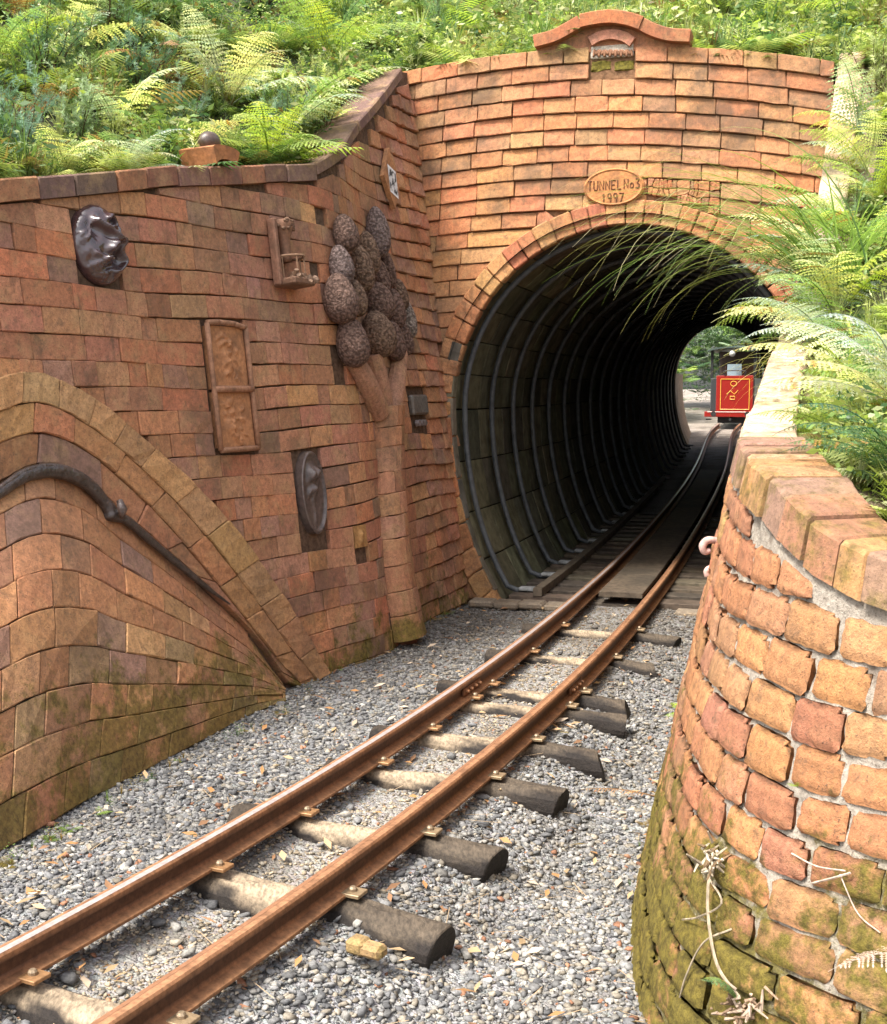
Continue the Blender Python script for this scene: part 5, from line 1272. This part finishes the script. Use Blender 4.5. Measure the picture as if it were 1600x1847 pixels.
SL_ = [('blue-green feathery shrub spilling over the coping at the left edge', 40, 300, 0, 1.0), ('soft feathery shrub above the glazed face', 140, 270, 1, 1.0), ('dark feathery shrub between the two upright lime ferns', 250, 180, 2, 1.15), ('dense feathery shrub behind the saddle tile, to its left', 345, 250, 1, .9), ('feathery green shrub right of the round stone', 500, 280, 0, .95), ('pale feathery bush at the right end of the left coping, below the sloping slab', 610, 270, 3, 1.05), ('dark feathery shrub near the top left corner', 80, 160, 2, 1.25), ('feathery shrub at the top edge between the brown fern and mid green fern', 200, 70, 0, 1.4), ('greyish feathery bush left of the crest on the portal top', 800, 75, 2, 1.2), ('light feathery bush beside the left end of the crest', 930, 60, 3, 1.2), ('feathery bush behind the rounded crest', 1090, 30, 0, 1.5), ('tall feathery bush over the right half of the portal top', 1300, 60, 1, 1.35), ('sunlit feathery bush right of the pale coping', 1580, 180, 3, 1.0), ('grey-green sprig leaning over the crazy paving from the bank', 1400, 400, 0, .7), ('feathery young shrub by the dark stalked fern', 1480, 720, 1, .55), ('feathery bush at the top edge left of the deep green fern', 680, 30, 3, 1.3), ('dark bush in the shade above the lime fern', 470, 40, 2, 1.5)]
for lb, u_, v_, k, sc in SL_:
    p = site(u_, v_, 1 if (u_ > 1380 and v_ > 100) else (0 if u_ < 700 else None)); r = thing('feathery_shrub', lb, 'shrub', group='feathery shrubs on the banks'); r.location = p; r.scale = (sc,) * 3; r.rotation_euler = (0, 0, R(0, 6))
    for nm, me in zip(('stem', 'foliage'), SH[k]):
        o = bpy.data.objects.new(nm, me); COL.objects.link(o); o.parent = r
# dark trees at the top of the slope
for lb, u_, v_, h in (('dark slender tree trunk in the shaded gap above the portal corner', 745, 12, 2.4), ('thin bare brown stem rising right of the crest', 1330, 20, 2.0), ('thin dark stem left of the crest among feathery bushes', 845, 30, 1.6)):
    p = site(u_, v_); r = thing('thin_tree', lb, 'tree', group='thin trees above the portal'); mb = MB()
    q = spline([p - [0, 0, .1], p + [R(-.05, .05), 0, h * .4], p + [R(-.15, .15), .1, h * .75], p + [R(-.2, .2), .1, h]], 8); mb.tube(q, np.linspace(.05, .02, len(q)), (.06, .042, .03), 8)
    for k in range(6): a = q[8 + k * 2]; mb.tube([a, a + [R(-.3, .3), R(-.2, .2), R(.1, .4)]], [.012, .004], (.06, .042, .03), 5)
    mb.build('trunk', M_bark, r, smooth=True)
    cs = [(q[-1 - int(R(0, 14))] + rng.normal(0, .35, 3) * [1, 1, .6], random.choice(['leafy', 'needle']), R(.2, .4), np.array(random.choice([DEEP, GRN])) * R(.8, 1.2)) for _ in range(70)]
    o = plant_mass('crown', cs, M_leaf); o.parent = r
# tussock with long arching blades over the tunnel mouth
def blade(mb, p0, az, L, el, droop, w, col, n=14, tip=None):
    t = np.linspace(0, 1, n); ang = el - (el + droop) * t ** 1.3; d = np.array([math.cos(az), math.sin(az), 0]); sd_ = np.array([-d[1], d[0], 0])
    x = np.concatenate([[0], np.cumsum(np.cos(ang))[:-1]]) * L / n; zz = np.concatenate([[0], np.cumsum(np.sin(ang))[:-1]]) * L / n
    C_ = p0 + d * x[:, None] + np.array([0, 0, 1]) * zz[:, None] + sd_ * (.05 * L * np.sin(t * 2.5 + L * 9))[:, None]
    ww = w * (1 - t ** 2 * .85); rows = np.stack([C_ - sd_ * ww[:, None], C_ + np.array([0, 0, -.3]) * ww[:, None], C_ + sd_ * ww[:, None]], 1)
    c = np.asarray(col)[None] * (1 - t[:, None] ** 2) + np.asarray(tip if tip is not None else col)[None] * t[:, None] ** 2
    mb.grid(rows, np.repeat(c[:, None], 3, 1))
p = site(1425, 520, 1); mb = MB()
for k in range(120):
    az = math.pi + R(-.6, .7); blade(mb, p + rng.normal(0, .06, 3) * [1, 1, .3], az, R(.7, 1.75), R(.55, 1.2), R(.4, 1.4), R(.003, .006), np.array(random.choice([LIME, GRN, (.16, .24, .03)])), tip=random.choice([(.45, .38, .12), (.5, .42, .2), LIME]))
for k in range(60): blade(mb, p + rng.normal(0, .05, 3) * [1, 1, .3], R(0, 6.28), R(.45, .85), R(1.0, 1.5), R(-.3, .5), R(.004, .008), np.array(LIME) * R(.7, 1.2))
tag(mb.build('tussock', M_leaf), 'green tussock with long arching blades hanging across the tunnel mouth', 'grass clump')
p = site(1380, 640, 1); mb = MB()
for k in range(34): blade(mb, p + rng.normal(0, .03, 3), math.pi + R(-.7, .5), R(.25, .55), R(.2, .9), R(.5, 1.4), R(.0018, .003), np.array(random.choice([LIME, PALE])), tip=(.4, .36, .12))
tag(mb.build('tussock', M_leaf), 'thin yellow-green weed trailing in front of the locomotive', 'grass clump')
p = site(1545, 700, 1); mb = MB()
for k in range(9): blade(mb, p + rng.normal(0, .02, 3), R(1.2, 3.6), R(.2, .34), R(1.2, 1.5), R(-.6, 0), R(.008, .013), np.array(LIME) * R(.8, 1.1))
tag(mb.build('broad_leaf_plant', M_leaf), 'upright plant with a few broad lime blades at the right edge', 'plant')
# small things on and below the curved wall
def rhit(u, v): return hit(RWp, RN, RU, LR, u, v)
def surf_at(u, v, off):
    d = ray(u, v); best = None
    Uq, Zq = np.meshgrid(np.linspace(UR[1], UR[8], 240), np.linspace(-.2, 1.2, 150), indexing='ij'); P = surfR(Uq, Zq, np.full(Uq.shape, off)); dd_ = P - CAM; de = dd_[..., 1] * CP - dd_[..., 2] * SP
    uu = 800 + F * dd_[..., 0] / de; vv = 923.5 - F * (dd_[..., 1] * SP + dd_[..., 2] * CP) / de; e = (uu - u) ** 2 + (vv - v) ** 2 + de * 30
    return P.reshape(-1, 3)[np.argmin(e)]
mb = MB(); DC = (.36, .29, .2)
def wire(pts, r, c=DC): mb.tube(spline([surf_at(*q) for q in pts], 6), r, c, 5)
wire([(1283, 1560, .03), (1278, 1640, .035), (1290, 1740, .03), (1330, 1800, .03)], .0035); wire([(1280, 1590, .03), (1300, 1630, .04), (1260, 1655, .03), (1230, 1660, .02)], .0022); wire([(1320, 1675, .02), (1270, 1700, .03), (1240, 1760, .03), (1228, 1800, .02)], .0022)
for k in range(40): 
    q = surf_at(1280 + rng.normal(0, 10), 1555 + rng.normal(0, 14), .035); mb.tube([q, q + rng.normal(0, .014, 3)], [.004, .002], random.choice([DC, (.5, .43, .32), (.2, .13, .07)]), 4)
tag(mb.build('dead_plant', M_bark), 'dried grey plant with bare stems clinging to the mossy foot of the curved wall', 'dead plant')
mb = MB()
for k in range(46): 
    q = surf_at(1340 + rng.normal(0, 20), 1815 + rng.normal(0, 18), .03); mb.tube([q, q + rng.normal(0, .016, 3)], [.004, .002], random.choice([(.3, .2, .13), (.2, .13, .08), (.4, .3, .22)]), 4)
tag(mb.build('root_tangle', M_bark), 'tangle of dry brown roots at the foot of the curved wall by the bottom edge', 'roots')
mb = MB(); wire([(1425, 1535, .02), (1470, 1565, .03), (1530, 1570, .025)], .0018, (.5, .38, .3)); wire([(1463, 1594, .02), (1500, 1585, .03), (1535, 1570, .025)], .0022, (.5, .38, .3)); wire([(1518, 1575, .025), (1550, 1650, .02), (1585, 1680, .02)], .0014, (.5, .38, .3))
tag(mb.build('dry_twig', M_bark), 'thin pale twig lying against bricks above the pink fern frond', 'twig')
FR['pink'] = [frond_mesh('frond', .3, .35, .5, 22, .22, (.62, .50, .38), tipcol=(.6, .36, .27), leafm=M_leaf)]
r = thing('fern', 'pale pinkish fern frond poking in at the lower right edge before the bricks', 'fern', group='ferns on the banks'); q = surf_at(1600, 1740, .10); r.location = q + np.array([.10, -.02, .02])
o = bpy.data.objects.new('frond', FR['pink'][0]); COL.objects.link(o); o.parent = r; o.rotation_euler = (R(-.3, 0), .05, PI * 1.02); o.scale = (.75, .75, .75)
q = G(1232, 1290, .02) ; FR['sprig'] = [frond_mesh('frond', .12, 1.0, .5, 14, .3, (.26, .40, .03))]
r = thing('fern', 'tiny bright lime fern sprig growing at the foot of the curved wall', 'fern', group='ferns on the banks'); r.location = AT(1246, 1300, 3.75)
for k in range(6): o = bpy.data.objects.new('frond', FR['sprig'][0]); COL.objects.link(o); o.parent = r; o.rotation_euler = (R(-.3, .3), R(-.3, .3), PI + R(-1.4, 1.0)); o.scale = (.85,) * 3
r = thing('fern', 'little green seedling in a mortar joint of the curved wall', 'fern', group='ferns on the banks'); r.location = surf_at(1438, 1420, .02)
for k in range(4): o = bpy.data.objects.new('frond', FR['sprig'][0]); COL.objects.link(o); o.parent = r; o.rotation_euler = (0, R(-.4, .4), PI + R(-1.2, 1.2)); o.scale = (.22,) * 3
r = thing('fern', 'low green fern tip among dry stems at the bottom edge', 'fern', group='ferns on the banks'); r.location = surf_at(1330, 1810, .03)
for k in range(4): o = bpy.data.objects.new('frond', random.choice(FR['green'])); COL.objects.link(o); o.parent = r; o.rotation_euler = (R(-.3, .3), R(-.4, .1), PI + R(-.7, .7)); o.scale = (.16,) * 3
# loose pieces on the gravel
mb = MB(); c = G(672, 1722, .0); a = np.array([.86, -.5, 0]); mb.box(c + [0, 0, .012], [a, [.5, .86, 0], [0, 0, 1]], [.034, .022, .016], (.40, .25, .11), .009); mb.box(c + [-.035, .02, .015], [a, [.5, .86, 0], [0, 0, 1]], [.025, .025, .018], (.36, .24, .09), .008); tag(mb.build('brick_piece', M_brickP), 'broken yellowish brick piece below the thick notched log sleeper', 'brick piece')
dryf = frond_mesh('dry_frond', .30, .25, .2, 20, .16, (.36, .2, .08), leafm=M_dry); o = bpy.data.objects.new('dry_frond', dryf); COL.objects.link(o); g = G(1185, 1425, -.05); o.location = (g[0], g[1], zg(g[0], g[1]) + .03); o.rotation_euler = (.2, 0, PI * .97); tag(o, 'curled brown dead fern frond lying on the gravel by the curved wall', 'dead frond')
VV = []; TT = []; CC = []; k = 0
for _ in range(520):
    y = 2.3 * (8.0 / 2.3) ** R(0, 1) ** .7; x = R(float(xl(y)), float(xr(y))); q = np.array([x, y, float(zg(x, y)) + R(.012, .02)]); a = R(0, 6.28); d = np.array([math.cos(a), math.sin(a), R(-.2, .3)]); w = np.array([-d[1], d[0], R(-.3, .3)]); l = R(.012, .035); ww = l * R(.2, .4)
    VV.append([q, q + d * l + w * ww + [0, 0, .005], q + d * 2 * l, q + d * l - w * ww]); TT += [(k, k + 1, k + 2), (k, k + 2, k + 3)]; CC.append(np.tile(np.array(random.choice([(.4, .22, .09), (.5, .36, .2), (.3, .17, .09), (.55, .45, .33)])) * R(.7, 1.2), (4, 1))); k += 4
for _ in range(260):
    y = 2.3 * (7.5 / 2.3) ** R(0, 1); x = R(float(xl(y)), float(xr(y))); q = np.array([x, y, float(zg(x, y)) + .016]); a = R(0, 6.28); d = np.array([math.cos(a), math.sin(a), R(-.05, .1)]); w = np.array([-d[1], d[0], 0]) * .0012; l = R(.04, .12)
    VV.append([q - w, q + w, q + d * l + w, q + d * l - w]); TT += [(k, k + 1, k + 2), (k, k + 2, k + 3)]; CC.append(np.tile(np.array([.42, .32, .2]) * R(.7, 1.2), (4, 1))); k += 4
tag(fast('leaf_litter', np.vstack(VV), TT, np.vstack(CC), M_dry), kind='stuff')

wd = []
for _ in range(130):
    y = R(3.4, 7.4); x = float(xl(y)) + R(.0, .05) if R(0, 1) < .6 else float(xr(y)) - R(0, .05); wd.append((np.array([x, y, float(zg(x, y))]), random.choice(['grass', 'frondlet', 'leafy']), R(.025, .06), np.array(random.choice([GRN, DEEP, (.22, .2, .08), (.30, .24, .12)])) * R(.6, 1.0)))
tag(plant_mass('wall_foot_weeds', wd, M_leaf), kind='stuff')
# ------------------------------------------------------------------ locomotive beyond the tunnel
sLo = s_of((cx(24.4), 24.4)); LA = np.append(ptan(sLo), 0); LN_ = np.append(pnor(sLo), 0); LB = tp(sLo, 0, RZ + .080); UP = np.array([0, 0, 1.0])
loco = thing('locomotive', 'small red and dark grey cab locomotive waiting beyond the far tunnel end', 'locomotive')
def lb_(a, n, z): return LB + LA * a + LN_ * n + UP * z
def lbox(nm, a, n, z, ha, hn, hz, col, mat=M_paint, bev=.01, par=None):
    mb = MB(); mb.box(lb_(a, n, z), [LA, LN_, UP], [ha, hn, hz], col, bev); return mb.build(nm, mat, par or loco)
RED = (.27, .016, .011); YEL = (.75, .45, .06)
front = lbox('front_panel', .03, .05, .56, .03, .36, .37, RED); lbox('hood_side', .75, 0, .55, .68, .43, .33, (.045, .05, .052)); lbox('buffer_beam', -.04, -.02, .165, .06, .50, .055, RED)
lbox('underframe', .6, 0, .05, .62, .27, .06, (.012, .012, .013), M_dark)
mb = MB()
for n0, n1, z0, z1 in ((-.22, .34, .26, .86),):
    for (a, b), (c, d) in (((n0, z0), (n1, z0)), ((n1, z0), (n1, z1)), ((n1, z1), (n0, z1)), ((n0, z1), (n0, z0))): mb.tube([lb_(-.004, a, b), lb_(-.004, c, d)], .007, YEL, 5)
mb.tube([lb_(-.105, -.46, .21), lb_(-.105, .46, .21)], .006, (.85, .6, .5), 5); mb.build('lining', M_paint, front)
mb = MB(); mb.tube([lb_(-.004, .03 + .06 * math.cos(a), .77 + .05 * math.sin(a)) for a in np.linspace(0, 2 * PI, 12)], .007, YEL, 5); mb.tube([lb_(-.004, -.1, .56), lb_(-.004, -.03, .63), lb_(-.004, .05, .56), lb_(-.004, .12, .64)], .007, YEL, 5)
mb.tube([lb_(-.004, -.03, .46), lb_(-.004, .06, .46), lb_(-.004, .06, .52), lb_(-.004, -.03, .52), lb_(-.004, -.03, .46)], .008, YEL, 5); mb.build('emblem', M_paint, front)
for a in (.15, 1.35):
    for n in (-.42, .42): lbox('cab_post', a, n, 1.16, .025, .025, .28, (.02, .022, .022), M_dark, .004)
lbox('windscreen', .16, .02, 1.02, .008, .14, .14, (.4, .5, .55), M_glass, 0); lbox('cab_seat', .9, .05, .98, .1, .3, .16, (.12, .05, .03))
lbox('cab_back', 1.2, 0, 1.16, .02, .40, .28, (.06, .04, .03), M_dark, .004)
mb = MB(); rows = [[lb_(a, .50 * x, 1.44 + .07 * (1 - x * x) + dz) for x in np.linspace(-1, 1, 11)] for a, dz in ((.0, -.03), (.0, .0), (.75, .03), (1.5, 0), (1.5, -.03))]; mb.grid(np.array(rows), (.07, .10, .085)); mb.grid(np.array(rows)[1:4] - UP * .03, (.05, .07, .06)); mb.build('roof', M_paint, loco, smooth=False)
mb = MB(); mb.tube([lb_(-.02, 0, 1.36), lb_(-.09, 0, 1.36)], [.05, .06], (.5, .5, .48), 12); mb.build('headlamp', M_plate, loco, smooth=True)
for n in (-.19, .19):
    for a in (.3, .95): mb = MB(); mb.tube([lb_(a, n - .02, .09), lb_(a, n + .02, .09)], .12, (.02, .02, .02), 18); mb.build('wheel', M_dark, loco)
for n in (-.33, .33):
    mb = MB(); mb.tube([lb_(-.09, n, .17), lb_(-.17, n, .17), lb_(-.175, n, .17)], [.03, .03, .055], (.03, .03, .03), 12); mb.build('buffer', M_dark, loco)
    lbox('step', .02, n * 1.35, .06, .06, .05, .012, (.02, .02, .02), M_dark, .003)
mb = MB(); mb.tube(spline([lb_(.0, .24, .93), lb_(-.03, .24, 1.02), lb_(-.03, -.14, 1.02), lb_(.0, -.14, .93)], 6), .012, (.03, .03, .03), 6); mb.build('handrail', M_dark, loco)
lbox('coupling', -.12, 0, .06, .08, .02, .02, (.03, .03, .03), M_dark, .004)
# greenery past the far end
def far_bush(label, c, n, rad_, cols):
    r = thing('far_bush', label, 'bush', group='bushes beyond the tunnel'); cs = [(np.array(c) + rng.normal(0, .5, 3) * rad_ * [1, 1, .8], random.choice(['leafy', 'frondlet', 'needle']), R(.25, .5), np.array(random.choice(cols)) * R(.8, 1.3)) for _ in range(n)]
    o = plant_mass('foliage', cs, M_leaf); o.parent = r; mb = MB(); g0 = np.array([c[0], c[1], .3]); mb.tube([g0, (g0 + np.array(c)) / 2 + [.1, 0, 0], np.array(c)], [.06, .05, .03], (.06, .045, .03), 7); mb.build('stem', M_bark, r)
b0 = tp(sLo + 2.5, 0, 0)
far_bush('bright green bush closing the view above the locomotive roof', b0 + [.3, 2.2, 2.1], 420, np.array([1.9, .8, 1.2]), [LIME, GRN, PALE])
far_bush('green bush left of the locomotive beyond the tunnel', b0 + [-2.0, .6, 1.1], 420, np.array([.45, 1.2, .9]), [GRN, DEEP, LIME])
far_bush('wide dark bush far behind the locomotive', b0 + [0, 3.6, 1.7], 1500, np.array([3.4, .7, 1.5]), [GRN, DEEP, PALE])
far_bush('dark green bush right of the locomotive beyond the tunnel', b0 + [1.8, -.4, 1.2], 260, np.array([.6, 1.2, .9]), [GRN, DEEP])
mb = MB(); q = tp(sLo - .9, -.95, .25); mb.box(q, [LA, LN_, UP], [.16, .10, .05], (.55, .55, .52), .02); mb.box(q - UP * .12, [LA, LN_, UP], [.12, .08, .10], (.25, .23, .2), .02); tag(mb.build('pale_box', M_white), 'small pale box on the ground left of the locomotive', 'box')

# ------------------------------------------------------------------ light and camera
w = bpy.data.worlds.new('World'); scene.world = w; w.use_nodes = True; nt = w.node_tree; bg = nt.nodes['Background']
sky = nt.nodes.new('ShaderNodeTexSky'); sky.sky_type = 'NISHITA'; sky.sun_disc = False
EL, AZ = math.radians(58), math.radians(232)       # azimuth clockwise from +Y: sun stands behind the camera's left shoulder
sky.sun_elevation = EL; sky.sun_rotation = AZ; sky.dust_density = 4.0; sky.ozone_density = .6; sky.air_density = 1.0
hs_ = nt.nodes.new('ShaderNodeHueSaturation'); hs_.inputs['Saturation'].default_value = .45; nt.links.new(sky.outputs[0], hs_.inputs['Color']); nt.links.new(hs_.outputs[0], bg.inputs[0]); bg.inputs[1].default_value = .15
sd = np.array([math.sin(AZ) * math.cos(EL), math.cos(AZ) * math.cos(EL), math.sin(EL)])
l = bpy.data.lights.new('sun', 'SUN'); l.energy = 2.5; l.angle = math.radians(14); l.color = (1.0, .965, .90); lo = bpy.data.objects.new('sun', l); COL.objects.link(lo)
lo.rotation_euler = Vector(-sd).to_track_quat('-Z', 'Y').to_euler()
cam = bpy.data.cameras.new('camera'); co = bpy.data.objects.new('camera', cam); COL.objects.link(co); co.location = CAM; co.rotation_euler = (PI / 2 - PT, 0, 0)
cam.sensor_fit = 'VERTICAL'; cam.sensor_height = 24; cam.lens = 24 * F / 1847; cam.clip_end = 400; cam.clip_start = .05; scene.camera = co
scene.view_settings.view_transform = 'Standard'; scene.view_settings.look = 'None'; scene.view_settings.exposure = 1.5; scene.view_settings.gamma = 1.0
scene.cycles.max_bounces = 8; scene.cycles.diffuse_bounces = 3; scene.cycles.transparent_max_bounces = 8
